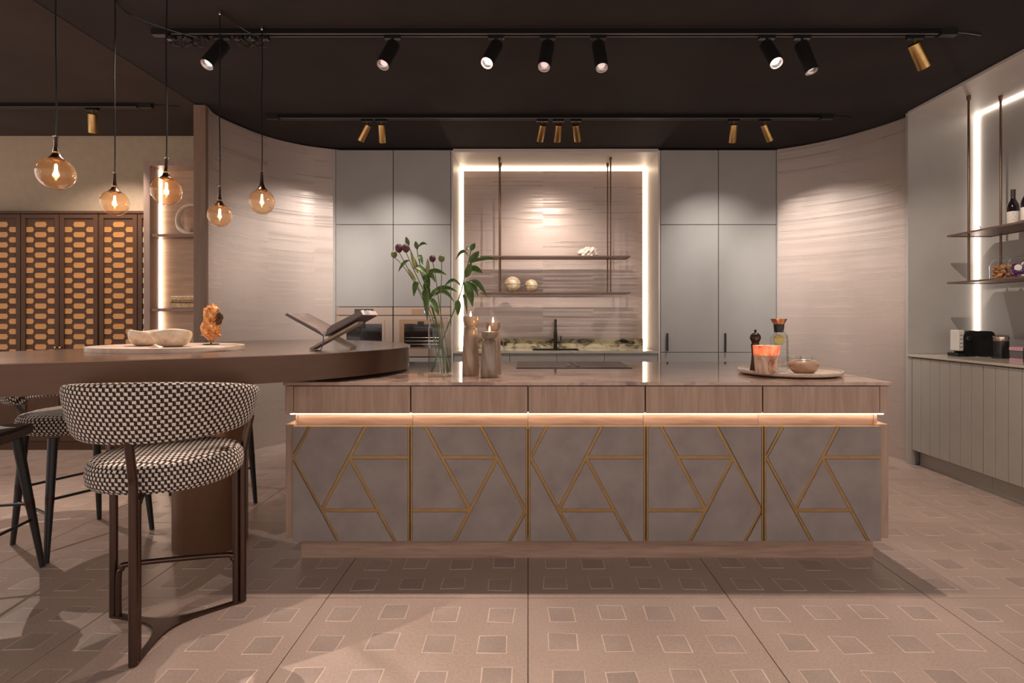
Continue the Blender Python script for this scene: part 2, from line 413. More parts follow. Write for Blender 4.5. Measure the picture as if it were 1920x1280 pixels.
# ---- floor slabs with inlaid squares
floor = thing('floor', None, None, (0, 0, 0), kind='structure')
obj('floor_bed', BX(-6.4, 4.6, -1.3, 6.6, -.06, -.012), 'grout', floor)
SL = .91; slabs = []
for ix in range(-7, 5):
    for iy in range(-4, 5):
        x0 = ix * SL; y0 = 2.49 + iy * SL
        if y0 > 6.4: continue
        slabs.append((x0, y0))
sm = None
for x0, y0 in slabs:
    if sm is None:
        s = obj('floor_slab', BX(.0018, SL - .0018, .0018, SL - .0018, -.012, 0, bev=.0012), 'slab', floor, local=True); sm = s.data
    else:
        s = bpy.data.objects.new('floor_slab', sm); COL.objects.link(s); s.parent = floor
    s.location = (x0, y0, 0)
    s['_o'] = 1
slab_objs = [o for o in floor.children if o.name.startswith('floor_slab')]
def inlay_mesh(seed):
    r = random.Random(seed); h = .0575
    out = [(-h + r.uniform(-.004, .004), -h + r.uniform(-.004, .004)), (h + r.uniform(-.004, .004), -h + r.uniform(-.004, .004)),
           (h + r.uniform(-.004, .004), h + r.uniform(-.004, .004)), (-h + r.uniform(-.004, .004), h + r.uniform(-.004, .004))]
    inn = [(x - math.copysign(r.uniform(.002, .0065), x), y - math.copysign(r.uniform(.002, .0065), y)) for x, y in out]
    v = [(x, y, -.004) for x, y in out] + [(x, y, .0004) for x, y in out] + [(x, y, .0004) for x, y in inn] + [(x, y, .0009) for x, y in inn]
    f = []; mi = []
    for i in range(4):
        j = (i + 1) % 4
        f += [(i, j, 4 + j, 4 + i), (4 + i, 4 + j, 8 + j, 8 + i), (8 + i, 8 + j, 12 + j, 12 + i)]; mi += [1, 1, 0]
    f.append((12, 13, 14, 15)); mi.append(0)
    me = bpy.data.meshes.new('inlay_tile'); me.from_pydata(v, [], f); me.materials.append(M['inlay']); me.materials.append(M['inlay_edge'])
    me.polygons.foreach_set('material_index', mi); me.update(); return me
inlays = [inlay_mesh(k) for k in range(10)]
cells = []
for si, (x0, y0) in enumerate(slabs):
    for a in range(4):
        for b in range(4):
            x = x0 + .128 + a * .218 + R.uniform(-.016, .016); y = y0 + .130 + b * .2165 + R.uniform(-.016, .016)
            if y < .9 or y > 5.75 or x < -5.5 or x > 4.2: continue
            if -1.15 < x < 1.75 and 2.95 < y < 4.0: continue
            px = CX + x * F / y
            cells.append((y if -60 < px < 1980 and y > 1.75 else 50 + y, x, y, si))
cells.sort()
for d, x, y, si in cells[:290]:
    t = bpy.data.objects.new('inlay_tile', inlays[R.randrange(10)]); COL.objects.link(t); t.parent = slab_objs[si]
    t.location = (x - slabs[si][0], y - slabs[si][1], 0); t.rotation_euler.z = R.uniform(-.03, .03) + R.randrange(4) * math.pi / 2
bmi = bmesh.new()
for d, x, y, si in cells[290:]:
    h = .0575
    q = [bmi.verts.new((x + sx * h, y + sy * h, .0005)) for sx, sy in ((-1, -1), (1, -1), (1, 1), (-1, 1))]; f = bmi.faces.new(q); f.material_index = 1
    q = [bmi.verts.new((x + sx * (h - .004), y + sy * (h - .004), .0009)) for sx, sy in ((-1, -1), (1, -1), (1, 1), (-1, 1))]; bmi.faces.new(q)
obj('inlay_tile_field', bmi, ['inlay', 'inlay_edge'], floor, kind='stuff')
for o in slab_objs: del o['_o']

# ---- ceiling: main dark panel and the browner panel over the lounge side
ceiling = thing('ceiling', None, None, (0, 0, 0), kind='structure')
obj('ceiling_panel', BX(-2.785, 4.3, -1.3, 6.6, CEIL, CEIL + .06), 'ceiling_black', ceiling)
obj('ceiling_panel', BX(-6.4, -2.795, -1.3, 6.6, CEIL, CEIL + .06), 'ceiling_brown', ceiling)

# ---- walls
struct('wall_left', BX(-6.4, -2.80, 5.42, 5.54, 0, CEIL), 'wall_beige')
struct('wall_back', BX(-2.9, 4.3, 6.46, 6.58, 0, CEIL), 'panel_grey')
struct('wall_right', BX(3.90, 4.02, 2.2, 4.80, 0, CEIL), 'panel_grey')

def curved_wall(name, pts, thick, z1, side):
    p = smooth_path([(x, y, 0) for x, y in pts], 8)
    inner = [Vector((v.x, v.y)) for v in p]; outer = []
    for i, v in enumerate(inner):
        t = (inner[min(i + 1, len(inner) - 1)] - inner[max(i - 1, 0)]).normalized()
        outer.append(v + Vector((-t.y, t.x)) * thick * side)
    bm = bmesh.new(); A = []
    for a, b in zip(inner, outer):
        A.append([bm.verts.new((a.x, a.y, 0)), bm.verts.new((a.x, a.y, z1)), bm.verts.new((b.x, b.y, z1)), bm.verts.new((b.x, b.y, 0))])
    for i in range(len(A) - 1):
        for k in range(4):
            bm.faces.new((A[i][k], A[i][(k + 1) % 4], A[i + 1][(k + 1) % 4], A[i + 1][k]))
    bm.faces.new(A[0][::-1]); bm.faces.new(A[-1])
    return struct(name, bm, 'plaster', smooth=True)
curved_wall('wall_curved_left', [(-2.70, 4.64), (-2.735, 4.80), (-2.70, 5.02), (-2.565, 5.39), (-2.325, 5.66), (-2.06, 5.80), (-2.0, 5.82)], .09, 3.045, 1)
struct('trim_1', BX(-2.80, -2.698, 4.595, 4.637, 0, 3.05, bev=.003), 'oak_cap')
curved_wall('wall_curved_right', [(2.64, 5.80), (2.86, 5.655), (3.08, 5.43), (3.25, 5.15), (3.345, 4.90), (3.36, 4.785)], .07, 3.045, 1)

# ---- recess in the back wall: lining, back panel, LED frame
NX0, NX1, NY0, NY1 = -.81, 1.396, 5.80, 6.40
nic = thing('wall_niche_back', None, None, (0, 0, 0), kind='structure')
obj('side_lining', BX(NX0 - .001, NX0 + .02, NY0, 6.46, .0, 3.035), 'niche_white', nic)
obj('side_lining', BX(NX1 - .02, NX1 + .001, NY0, 6.46, .0, 3.035), 'niche_white', nic)
obj('top_lining', BX(NX0 + .02, NX1 - .02, NY0, 6.46, 3.015, 3.05), 'niche_white', nic)
obj('back_panel', BX(NX0 + .06, NX1 - .06, NY1, NY1 + .03, .915, 2.975), 'plaster', nic)
led = thing('light_line', 'glowing warm light line framing the plaster panel behind the sink', 'light strip', (NX0 + .04, NY1, .92))
obj('led_strip', BX(NX0 + .022, NX0 + .055, NY1 + .004, NY1 + .02, .92, 3.01), 'led_niche', led)
obj('led_strip', BX(NX1 - .055, NX1 - .022, NY1 + .004, NY1 + .02, .92, 3.01), 'led_niche', led)
obj('led_strip', BX(NX0 + .055, NX1 - .055, NY1 + .004, NY1 + .02, 2.98, 3.012), 'led_niche', led)

# ---- recess on the right: end wall, top lining, LED
RX0, RX1, RY = 3.30, 3.90, 4.77
struct('wall_right_end', BX(RX0, RX1, RY, RY + .03, 0, 3.05), 'panel_grey')
struct('trim_2', BX(RX0 - .0, RX0 + .03, RY - .045, RY, 0, .93), 'sage_board')
struct('trim_3', BX(RX0, RX1, 2.3, RY, 3.035, 3.057), 'niche_white')
led = thing('light_line', 'white light line up the corner and along the top behind the wine shelf', 'light strip', (RX1 - .02, RY - .02, .96))
obj('led_strip', BX(RX1 - .022, RX1 - .002, RY - .022, RY - .002, .955, 3.03), 'led_white', led)
obj('led_strip', BX(RX1 - .018, RX1 - .004, 2.4, RY - .024, 3.016, 3.03), 'led_white', led)

# ================================================================ TALL CABINETS
def tall_cabinet(x0, x1, label, kind, handle_x=None, hz=None):
    t = thing('tall_cabinet', label, 'cabinet', ((x0 + x1) / 2, 5.82, 0), 'grey tall cabinets along the back wall')
    g = .0022
    obj('carcass', BX(x0 + .001, x1 - .001, 5.822, 6.44, .0, 3.036), 'cabinet_grey_dark', t)
    obj('plinth', BX(x0 + .002, x1 - .002, 5.815, 5.8215, .001, .10), 'cabinet_grey_dark', t)
    z0 = 2.253
    obj('upper_door', BX(x0 + g, x1 - g, 5.80, 5.8215, z0, 3.036, bev=.0015), 'cabinet_grey', t)
    if kind == 'oven':
        obj('middle_door', BX(x0 + g, x1 - g, 5.80, 5.8215, 1.385, z0 - .006, bev=.0015), 'cabinet_grey', t)
        obj('lower_drawer', BX(x0 + g, x1 - g, 5.80, 5.8215, .105, .845, bev=.0015), 'cabinet_grey', t)
    else:
        d = obj('middle_door', BX(x0 + g, x1 - g, 5.80, 5.8215, .905, z0 - .006, bev=.0015), 'cabinet_grey', t)
        d2 = obj('lower_door', BX(x0 + g, x1 - g, 5.80, 5.8215, .105, .899, bev=.0015), 'cabinet_grey', t)
        bm = BX(handle_x - .009, handle_x + .009, 5.770, 5.785, hz[0], hz[1], bev=.002)
        box(bm, handle_x - .005, handle_x + .005, 5.784, 5.801, hz[0] + .02, hz[0] + .03); box(bm, handle_x - .005, handle_x + .005, 5.784, 5.801, hz[1] - .03, hz[1] - .02)
        obj('handle', bm, 'black_metal', d, label='slim black bar handle')
    return t
tall_cabinet(-2.03, -1.425, 'grey tall cabinet over the coffee oven, nearest the left curved wall', 'oven')
tall_cabinet(-1.422, -.815, 'grey tall cabinet over the second oven, beside the lit recess', 'oven')
tall_cabinet(1.401, 2.010, 'plain grey tall cabinet immediately right of the lit recess', 'door', 1.467, (.915, 1.105))
tall_cabinet(2.013, 2.622, 'plain grey tall cabinet beside the right curved wall', 'door', 2.076, (.908, 1.105))
tag(obj('filler_panel', BX(2.626, 2.655, 5.80, 6.3, 0, 3.04), 'panel_grey', origin=(2.64, 5.8, 0)), 'narrow grey filler strip between tall cabinet and right curved wall', 'panel')
tag(obj('filler_panel', BX(-2.058, -2.034, 5.80, 6.3, 0, 3.04), 'panel_grey', origin=(-2.045, 5.8, 0)), 'narrow grey filler strip between left curved wall and oven cabinet', 'panel')

# ovens
def oven(x0, x1, label, kind):
    t = thing('oven', label, 'oven', ((x0 + x1) / 2, 5.80, .85), 'built-in ovens')
    obj('control_panel', BX(x0 + .004, x1 - .004, 5.796, 5.82, 1.295, 1.378, bev=.002), 'oven_steel', t)
    w = x1 - x0
    a = x0 + (.33 if kind == 1 else .32) * w; b = x0 + (.66 if kind == 1 else .62) * w
    d = obj('display', BX(a, b, 5.7935, 5.797, 1.303, 1.36), 'oven_glass' if kind == 1 else 'oven_inner', t)
    if kind == 1:
        bm = bmesh.new()
        for k, (u, v, s) in enumerate(((.36, .5, .016), (.46, .62, .013), (.44, .3, .012), (.52, .45, .012))):
            cx = a + u * (b - a); cz = 1.303 + v * .057; box(bm, cx - s / 2, cx + s / 2, 5.7925, 5.7936, cz - s * .7, cz + s * .7)
        obj('icons', bm, 'display_white', d)
        bm = BX(a + .64 * (b - a), a + .74 * (b - a), 5.7925, 5.7936, 1.322, 1.345); box(bm, a + .78 * (b - a), a + .86 * (b - a), 5.7925, 5.7936, 1.322, 1.345)
        obj('clock_digits', bm, 'display_blue', d)
    else:
        obj('clock_digits', BX(b - .05, b - .015, 5.7925, 5.7936, 1.318, 1.345), 'display_blue', d)
    z0, z1 = .938, 1.288
    door = obj('door', BX(x0 + .004, x1 - .004, 5.796, 5.82, z0 - .08, z1, bev=.002), 'oven_steel', t)
    fx0, fx1 = x0 + .11 * w, x0 + .86 * w
    # bevelled surround of the window
    obj('window_frame', BX(fx0, fx1, 5.790, 5.797, z0 + .01, z1 - .04, bev=.003), 'oven_inner' if kind == 2 else 'oven_steel', door)
    obj('window', BX(fx0 + .05, fx1 - .03, 5.786, 5.791, z0 + .02, z1 - .085), 'oven_glass', door)
    if kind == 1:
        bm = LT([(.0, 0), (.03, 0), (.032, .01), (.028, .055), (.0, .055)], ((fx0 + fx1) / 2 + .09, 5.779, z0 + .02), 14)
        obj('milk_jug', bm, 'chrome', door, smooth=True)
        bm = BX((fx0 + fx1) / 2 - .10, (fx0 + fx1) / 2 + .02, 5.775, 5.787, z1 - .13, z1 - .07, bev=.004); box(bm, (fx0 + fx1) / 2 - .06, (fx0 + fx1) / 2 - .03, 5.777, 5.787, z1 - .17, z1 - .13)
        obj('spout', bm, 'black_plastic', door)
    else:
        bm = bmesh.new()
        for k in range(3): tube(bm, [(fx0 + .06, 5.7855, z0 + .05 + k * .035), (fx1 - .04, 5.7855, z0 + .05 + k * .035)], .0022, 6)
        obj('rack', bm, 'chrome', door)
        bm = BX(fx0 + .06, fx1 - .04, 5.784, 5.787, z1 - .115, z1 - .10, bev=.001); box(bm, (fx0 + fx1) / 2 - .035, (fx0 + fx1) / 2 + .03, 5.780, 5.787, z1 - .10, z1 - .06)
        obj('handle', bm, 'black_plastic', door)
    return t
oven(-2.03, -1.425, 'built-in coffee oven with lit blue display and metal jug', 1)
oven(-1.422, -.815, 'built-in oven with wire racks behind the flower vase', 2)

# base cabinets, worktop, upstand, sink, tap in the recess
edges = [NX0 + .022, -.194, .304, .81, NX1 - .022]
desc = ['grey base cabinet left of the sink, behind the candle holders', 'grey base cabinet under the left half of the sink', 'grey base cabinet under the right half of the sink', 'grey base cabinet right of the sink, below the recess edge']
for i in range(4):
    a, b = edges[i], edges[i + 1]
    t = thing('base_cabinet', desc[i], 'cabinet', ((a + b) / 2, 5.82, 0), 'base cabinets in the recess')
    obj('carcass', BX(a + .001, b - .001, 5.835, 6.39, 0, .885 if i in (0, 3) else .735), 'cabinet_grey_dark', t)
    obj('drawer_front', BX(a + .002, b - .002, 5.813, 5.8345, .56, .885, bev=.0015), 'cabinet_grey', t)
    obj('drawer_front', BX(a + .002, b - .002, 5.813, 5.8345, .11, .553, bev=.0015), 'cabinet_grey', t)
wt = bmesh.new()   # worktop with a sink cut-out
SX0, SX1, SY0, SY1 = .05, .56, 5.92, 6.22
for q in ((NX0 + .022, SX0, 5.80, 6.398), (SX1, NX1 - .022, 5.80, 6.398), (SX0, SX1, 5.80, SY0), (SX0, SX1, SY1, 6.398)): box(wt, q[0], q[1], q[2], q[3], .890, .915)
tag(obj('worktop', wt, 'worktop_pale', origin=(.3, 6.1, .89)), 'pale stone worktop around the sink in the lit recess', 'worktop')
tag(obj('upstand', BX(NX0 + .06, NX1 - .06, 6.375, 6.399, .916, 1.025, bev=.001), 'upstand_stone', origin=(.3, 6.39, .916)), 'low yellow stone upstand with black mottling behind the tap', 'splashback')
s = thing('sink', 'black undermount sink below the tap', 'sink', (.305, 6.07, .75))
sb = bmesh.new()
box(sb, SX0 + .001, SX0 + .012, SY0 + .001, SY1 - .001, .74, .918); box(sb, SX1 - .012, SX1 - .001, SY0 + .001, SY1 - .001, .74, .918)
box(sb, SX0 + .012, SX1 - .012, SY0 + .001, SY0 + .012, .74, .918); box(sb, SX0 + .012, SX1 - .012, SY1 - .012, SY1 - .001, .74, .918)
obj('rim', sb, 'black_metal', s); obj('basin', BX(SX0 + .012, SX1 - .012, SY0 + .012, SY1 - .012, .74, .752), 'black_metal', s)
tp = thing('kitchen_tap', 'black kitchen tap with pull-out spout standing at the sink', 'tap', (.315, 6.29, .9155))
obj('base', LT([(0, 0), (.026, 0), (.026, .012), (.021, .016), (.021, .15), (.0, .15)], (.315, 6.29, .9155), 18), 'gunmetal', tp, True)
obj('spout', TB(smooth_path([(.315, 6.29, 1.06), (.315, 6.29, 1.19), (.312, 6.265, 1.235), (.310, 6.20, 1.235), (.309, 6.16, 1.18), (.309, 6.155, 1.12)], 5), .014, 10), 'gunmetal', tp, True)
obj('spray_head', LT([(0, 0), (.018, 0), (.020, .02), (.015, .075), (0, .075)], (.309, 6.155, 1.06), 14), 'gunmetal', tp, True)
bm = TB([(.33, 6.29, .99), (.385, 6.285, .99)], .013, 10); tube(bm, [(.375, 6.285, .985), (.378, 6.283, 1.06)], .007, 8)
obj('lever', bm, 'gunmetal', tp, True)

# hanging shelf in the recess
def hanging_shelf(label, rods, shelves, rz1, axis):
    """rods: (x,y); shelves: (x0,x1,y0,y1,z)"""
    lo = min(s_[4] for s_ in shelves)
    c = (sum(r_[0] for r_ in rods) / len(rods), sum(r_[1] for r_ in rods) / len(rods), lo)
    t = thing('hanging_shelf', label, 'shelf', c)
    for x, y in rods:
        r_ = obj('rod', TB([(x, y, lo - .012), (x, y, rz1 - .002)], .0085, 10), 'bronze_rod', t, True)
        obj('ceiling_cup', LT([(0, 0), (.013, 0), (.015, .02), (.015, .035), (0, .035)], (x, y, rz1 - .036), 12), 'bronze_rod', r_, True)
    for (x0, x1, y0, y1, z) in shelves:
        s_ = obj('shelf_board', BX(x0 + .008, x1 - .008, y0 + .008, y1 - .008, z - .009, z - .003), 'bronze_shelf', t)
        bm = BX(x0, x1, y0, y0 + .009, z - .014, z); box(bm, x0, x1, y1 - .009, y1, z - .014, z); box(bm, x0, x0 + .009, y0 + .009, y1 - .009, z - .014, z); box(bm, x1 - .009, x1, y0 + .009, y1 - .009, z - .014, z)
        obj('shelf_frame', bm, 'bronze_shelf', s_)
    return t
hanging_shelf('two-tier bronze shelf hung on rods in front of the recess panel', [(-.312, 5.985), (-.312, 6.21), (.90, 5.985), (.90, 6.21)],
              [(-.52, 1.112, 5.95, 6.245, 1.94), (-.52, 1.112, 5.95, 6.245, 1.545)], 3.015, 'x')
# things on it
def blob(bm, c, r, seed, amp=.2, n=12, sx=1, sy=1, sz=1, freq=3.):
    rr = random.Random(seed); ph = [(rr.uniform(-1, 1), rr.uniform(-1, 1), rr.uniform(-1, 1), rr.uniform(0, 6)) for _ in range(7)]
    m = len(bm.verts); bmesh.ops.create_icosphere(bm, subdivisions=3, radius=1); bm.verts.ensure_lookup_table()
    for v in bm.verts[m:]:
        k = 1 + amp * sum(math.sin(freq * (a * v.co.x + b * v.co.y + d * v.co.z) * 1.6 + e) for a, b, d, e in ph) / 3
        v.co = Vector((v.co.x * r * sx * k, v.co.y * r * sy * k, v.co.z * r * sz * k)) + Vector(c)
    return bm
c = at(1101, 479, 6.08)
bm = bmesh.new()
for k, (dx, dz, r_) in enumerate(((-.06, .045, .046), (.0, .055, .055), (.05, .055, .05), (.085, .035, .035), (-.02, .02, .05), (.04, .02, .045))): blob(bm, (c.x + dx, 6.08 + R.uniform(-.02, .02), 1.943 + dz), r_, k, .28, sz=.82, freq=4)
zmin = min(v.co.z for v in bm.verts)
for v in bm.verts: v.co.z = max(v.co.z, 1.9408)
tag(obj('coral', bm, 'white_coral', smooth=True, origin=(c.x, 6.08, 1.9408)), 'white branching coral piece on the upper shelf of the recess', 'coral')
def globe(px, rad, label):
    x = (px - CX) / F * 6.08; t = thing('stone_globe', label, 'ornament', (x, 6.08, 1.5455), 'stone globes')
    prof = [(rad * math.sin(a), rad - rad * math.cos(a)) for a in [math.pi * i / 18 for i in range(19)]]; prof[0] = (0, 0); prof[-1] = (0, 2 * rad)
    obj('sphere', LT(prof, (x, 6.08, 1.5455), 28), 'globe_stone', t, True)
    obj('seam', LT([(rad * 1.0, -.0025), (rad * 1.012, -.001), (rad * 1.012, .001), (rad, .0025)], (x, 6.08, 1.5455 + rad), 28), 'frame_brown', t, True)
globe(961, .089, 'larger mottled cream stone globe on the lower shelf of the recess'); globe(996, .073, 'smaller ochre stone globe on the lower shelf of the recess')

# ================================================================ ISLAND
IX = [-1.2, -.6, 0., .6, 1.2, 1.8]; IY = 2.80; ITOP = .941; IBACK = 4.08
PA = [[(0,0),(.147,0),(0,.27)], [(.147,0),(.631,0),(.25,.73),(0,.27)], [(.631,0),(1,0),(1,.27),(.49,.27)], [(.49,.27),(1,.27),(1,1),(.887,1)],
      [(.49,.27),(.74,.73),(.25,.73)], [(.25,.73),(.74,.73),(.887,1),(.397,1)], [(0,.27),(.397,1),(0,1)]]
SA = [((0,.27),(.147,0)), ((0,.27),(.397,1)), ((.631,0),(.25,.73)), ((.49,.27),(1,.27)), ((.49,.27),(.887,1)), ((.25,.73),(.74,.73))]
def inset(poly, dist):
    n = len(poly); out = []
    area = sum(poly[i][0] * poly[(i + 1) % n][1] - poly[(i + 1) % n][0] * poly[i][1] for i in range(n))
    sg = 1 if area > 0 else -1
    lines = []
    for i in range(n):
        a, b = Vector(poly[i]), Vector(poly[(i + 1) % n]); d = (b - a).normalized(); nn = Vector((-d.y, d.x)) * sg
        onb = any(abs(a[k] - v) < 1e-6 and abs(b[k] - v) < 1e-6 for k, v in ((0, dist[1][0]), (0, dist[1][1]), (1, dist[2][0]), (1, dist[2][1])))
        lines.append((a + nn * (dist[3] if onb else dist[0]), d))
    for i in range(n):
        p, d = lines[i - 1]; q, e = lines[i]
        den = d.x * e.y - d.y * e.x; t = ((q.x - p.x) * e.y - (q.y - p.y) * e.x) / den
        out.append(p + d * t)
    return out
idesc = ['island cabinet at the left end, beside the bronze table column', 'island cabinet second from the left end of the island', 'island cabinet in the middle of the row of five', 'island cabinet second from the right end of the island', 'island cabinet at the right end of the island']
DZ0, DZ1 = .131, .716
for i in range(5):
    x0, x1 = IX[i], IX[i + 1]; g = .0025
    t = thing('island_cabinet', 'grey leather and brass inlaid ' + idesc[i], 'cabinet', ((x0 + x1) / 2, IY + .02, .10), 'inlaid cabinets of the kitchen island')
    obj('carcass', BX(x0 + .001, x1 - .001, IY + .024, IBACK - .06, .125, .70), 'oak_panel', t)
    obj('channel_back', BX(x0 + .001, x1 - .001, IY + .062, IBACK - .06, .70, .7785), 'oak_horizontal', t)
    obj('upper_carcass', BX(x0 + .001, x1 - .001, IY + .032, IBACK - .06, .779, .922), 'cabinet_grey_dark', t)  # dark colour stands in for shade in the gaps between drawer fronts
    dr = obj('drawer_front', BX(x0 + .0038, x1 - .0038, IY + .008, IY + .030, .779, .918, bev=.001), 'oak_vertical', t)
    d = obj('door', BX(x0 + g, x1 - g, IY + .004, IY + .0235, DZ0, DZ1 - .001), 'brass_strip', t)
    polys = PA if i % 2 == 0 else [[(1 - u, 1 - v) for u, v in p] for p in PA]
    strips = SA if i % 2 == 0 else [((1 - a[0], 1 - a[1]), (1 - b[0], 1 - b[1])) for a, b in SA]
    ex0 = x0 + g + (.0085 if i > 0 else .0); ex1 = x1 - g - (.0085 if i < 4 else .0)     # brass edge strips
    W = ex1 - ex0; H = DZ1 - DZ0
    mp = lambda u, v: (ex0 + u * W, DZ1 - v * H)
    for p in polys:
        q = inset([mp(*a) for a in p], (.0085, (ex0, ex1), (DZ0, DZ1), .0004))
        bm = prism(bmesh.new(), [(a.x, a.y) for a in q], lambda x, z: (x, IY - .0055, z), lambda x, z: (x, IY + .0045, z))
        fr = [f for f in bm.faces if all(abs(v.co.y - (IY - .0055)) < 1e-6 for v in f.verts)]
        bmesh.ops.bevel(bm, geom=list(fr[0].edges), offset=.0016, segments=1, affect='EDGES')
        obj('leather_panel', bm, 'leather_grey', d)
    for si, (a, b) in enumerate(strips):
        A = Vector(mp(*a)); Bq = Vector(mp(*b)); dd = (Bq - A).normalized(); nn = Vector((-dd.y, dd.x)) * .0076
        quad = [A + nn, Bq + nn, Bq - nn, A - nn]
        quad = [(min(max(v.x, ex0), ex1), min(max(v.y, DZ0), DZ1)) for v in quad]
        obj('brass_strip', prism(bmesh.new(), quad, lambda x, z: (x, IY - .0015 - si * .00025, z), lambda x, z: (x, IY + .0042, z)), 'brass_strip', d)
    if i > 0: obj('brass_edge', BX(x0 + g, x0 + g + .008, IY - .006, IY + .006, DZ0, DZ1), 'brass_strip', d)
    if i < 4: obj('brass_edge', BX(x1 - g - .008, x1 - g, IY - .006, IY + .006, DZ0, DZ1), 'brass_strip', d)
# frame of the island: plinth, end panels, glowing grip channel
fr_ = thing('island_shell', 'pale oak plinth and end panels around the kitchen island', 'island', (.3, 3.4, 0))
obj('plinth', BX(-1.2, 1.825, 2.905, 4.0, .0, .124), 'oak_horizontal', fr_)
for a, b in ((-1.243, -1.2005), (1.8005, 1.85)):
    obj('end_panel', BX(a, b, IY + .018, IBACK - .04, .138, .722, bev=.0015), 'oak_vertical', fr_)
    obj('upper_end_panel', BX(a, b, IY + .010, IBACK - .04, .779, .919, bev=.0015), 'oak_vertical', fr_)
    sx = (.045 if a < 0 else 0); sx2 = (0 if a < 0 else .045)
    obj('channel_end', BX(a + sx * .8, b - sx2 * .8, IY + .055, IBACK - .06, .722, .779), 'oak_horizontal', fr_)
gl = thing('light_line', 'warm glowing light line in the grip channel along the island front', 'light strip', (.3, IY + .045, .74))
obj('led_strip', BX(-1.20, 1.80, IY + .040, IY + .0605, .7705, .7785), 'led_groove', gl)
obj('led_strip', BX(-1.225, -1.203, IY + .03, IBACK - .07, .7705, .7785), 'led_groove', gl)
obj('led_strip', BX(1.803, 1.832, IY + .03, IBACK - .07, .7705, .7785), 'led_groove', gl)
tag(obj('island_worktop', BX(-1.248, 1.857, IY - .004, IBACK, .9235, ITOP, bev=.0015), 'counter_stone', origin=(.3, 3.44, .9235)), 'polished brown veined stone worktop of the kitchen island', 'worktop')
# hob
h = thing('induction_hob', 'dark glass induction hob with central vent set in the island top', 'hob', (.30, 3.80, ITOP))
obj('glass_plate', BX(-.076, .676, 3.56, 4.045, ITOP + .0003, ITOP + .005, bev=.001), 'hob_glass', h)
for k in (-1, 1): obj('vent_slot', BX(.30 + k * .028 - .014, .30 + k * .028 + .014, 3.62, 3.98, ITOP + .0051, ITOP + .009, bev=.001), 'black_plastic', h)
bm = bmesh.new()
for k in range(5): box(bm, .18 + k * .012, .186 + k * .012, 3.60, 3.606, ITOP + .0051, ITOP + .0056)
obj('touch_marks', bm, 'socket_white', h)

# ================================================================ TABLE
TZ0, TZ1 = .962, 1.092
tp2 = [(-.735, 3.42), (-.80, 3.05), (-1.03, 2.72), (-1.36, 2.48), (-1.98, 2.14), (-2.6, 1.80), (-3.15, 1.55), (-3.45, 1.62), (-3.42, 1.93), (-3.10, 2.38), (-2.74, 2.87), (-2.50, 3.30), (-2.36, 3.85), (-2.12, 4.26), (-1.72, 4.44), (-1.30, 4.26), (-.92, 3.92)]
tab = thing('bar_table', 'freeform bronze bar table with a thick rim overlapping the island', 'table', (-1.78, 3.08, 0))
out = [(p.x, p.y) for p in smooth_path([(x, y, 0) for x, y in tp2], 8, True)]
bm = prism(bmesh.new(), out, lambda x, y: (x, y, TZ1 - .004), lambda x, y: (x, y, TZ1))
bmesh.ops.recalc_face_normals(bm, faces=bm.faces)
obj('table_top', bm, 'table_bronze', tab)
cen = Vector((-1.9, 3.1))
ins = [((p[0] - cen.x) * .994 + cen.x, (p[1] - cen.y) * .994 + cen.y) for p in out]
bm = prism(bmesh.new(), ins, lambda x, y: (x, y, TZ0), lambda x, y: (x, y, TZ1 - .0045))
obj('rim', bm, 'rim_bronze_shaded', tab, True)
CXc, CYc = -1.78, 3.085
obj('column', LT([(0, 0), (.170, 0), (.180, .004), (.187, .012), (.187, .955), (0, .955)], (CXc, CYc, 0), 48), 'column_bronze_lit', tab, True)
obj('column_flange', LT([(0, .9555), (.23, .9555), (.23, .9615), (0, .9615)], (CXc, CYc, 0), 40), 'bronze_leg', tab, True)

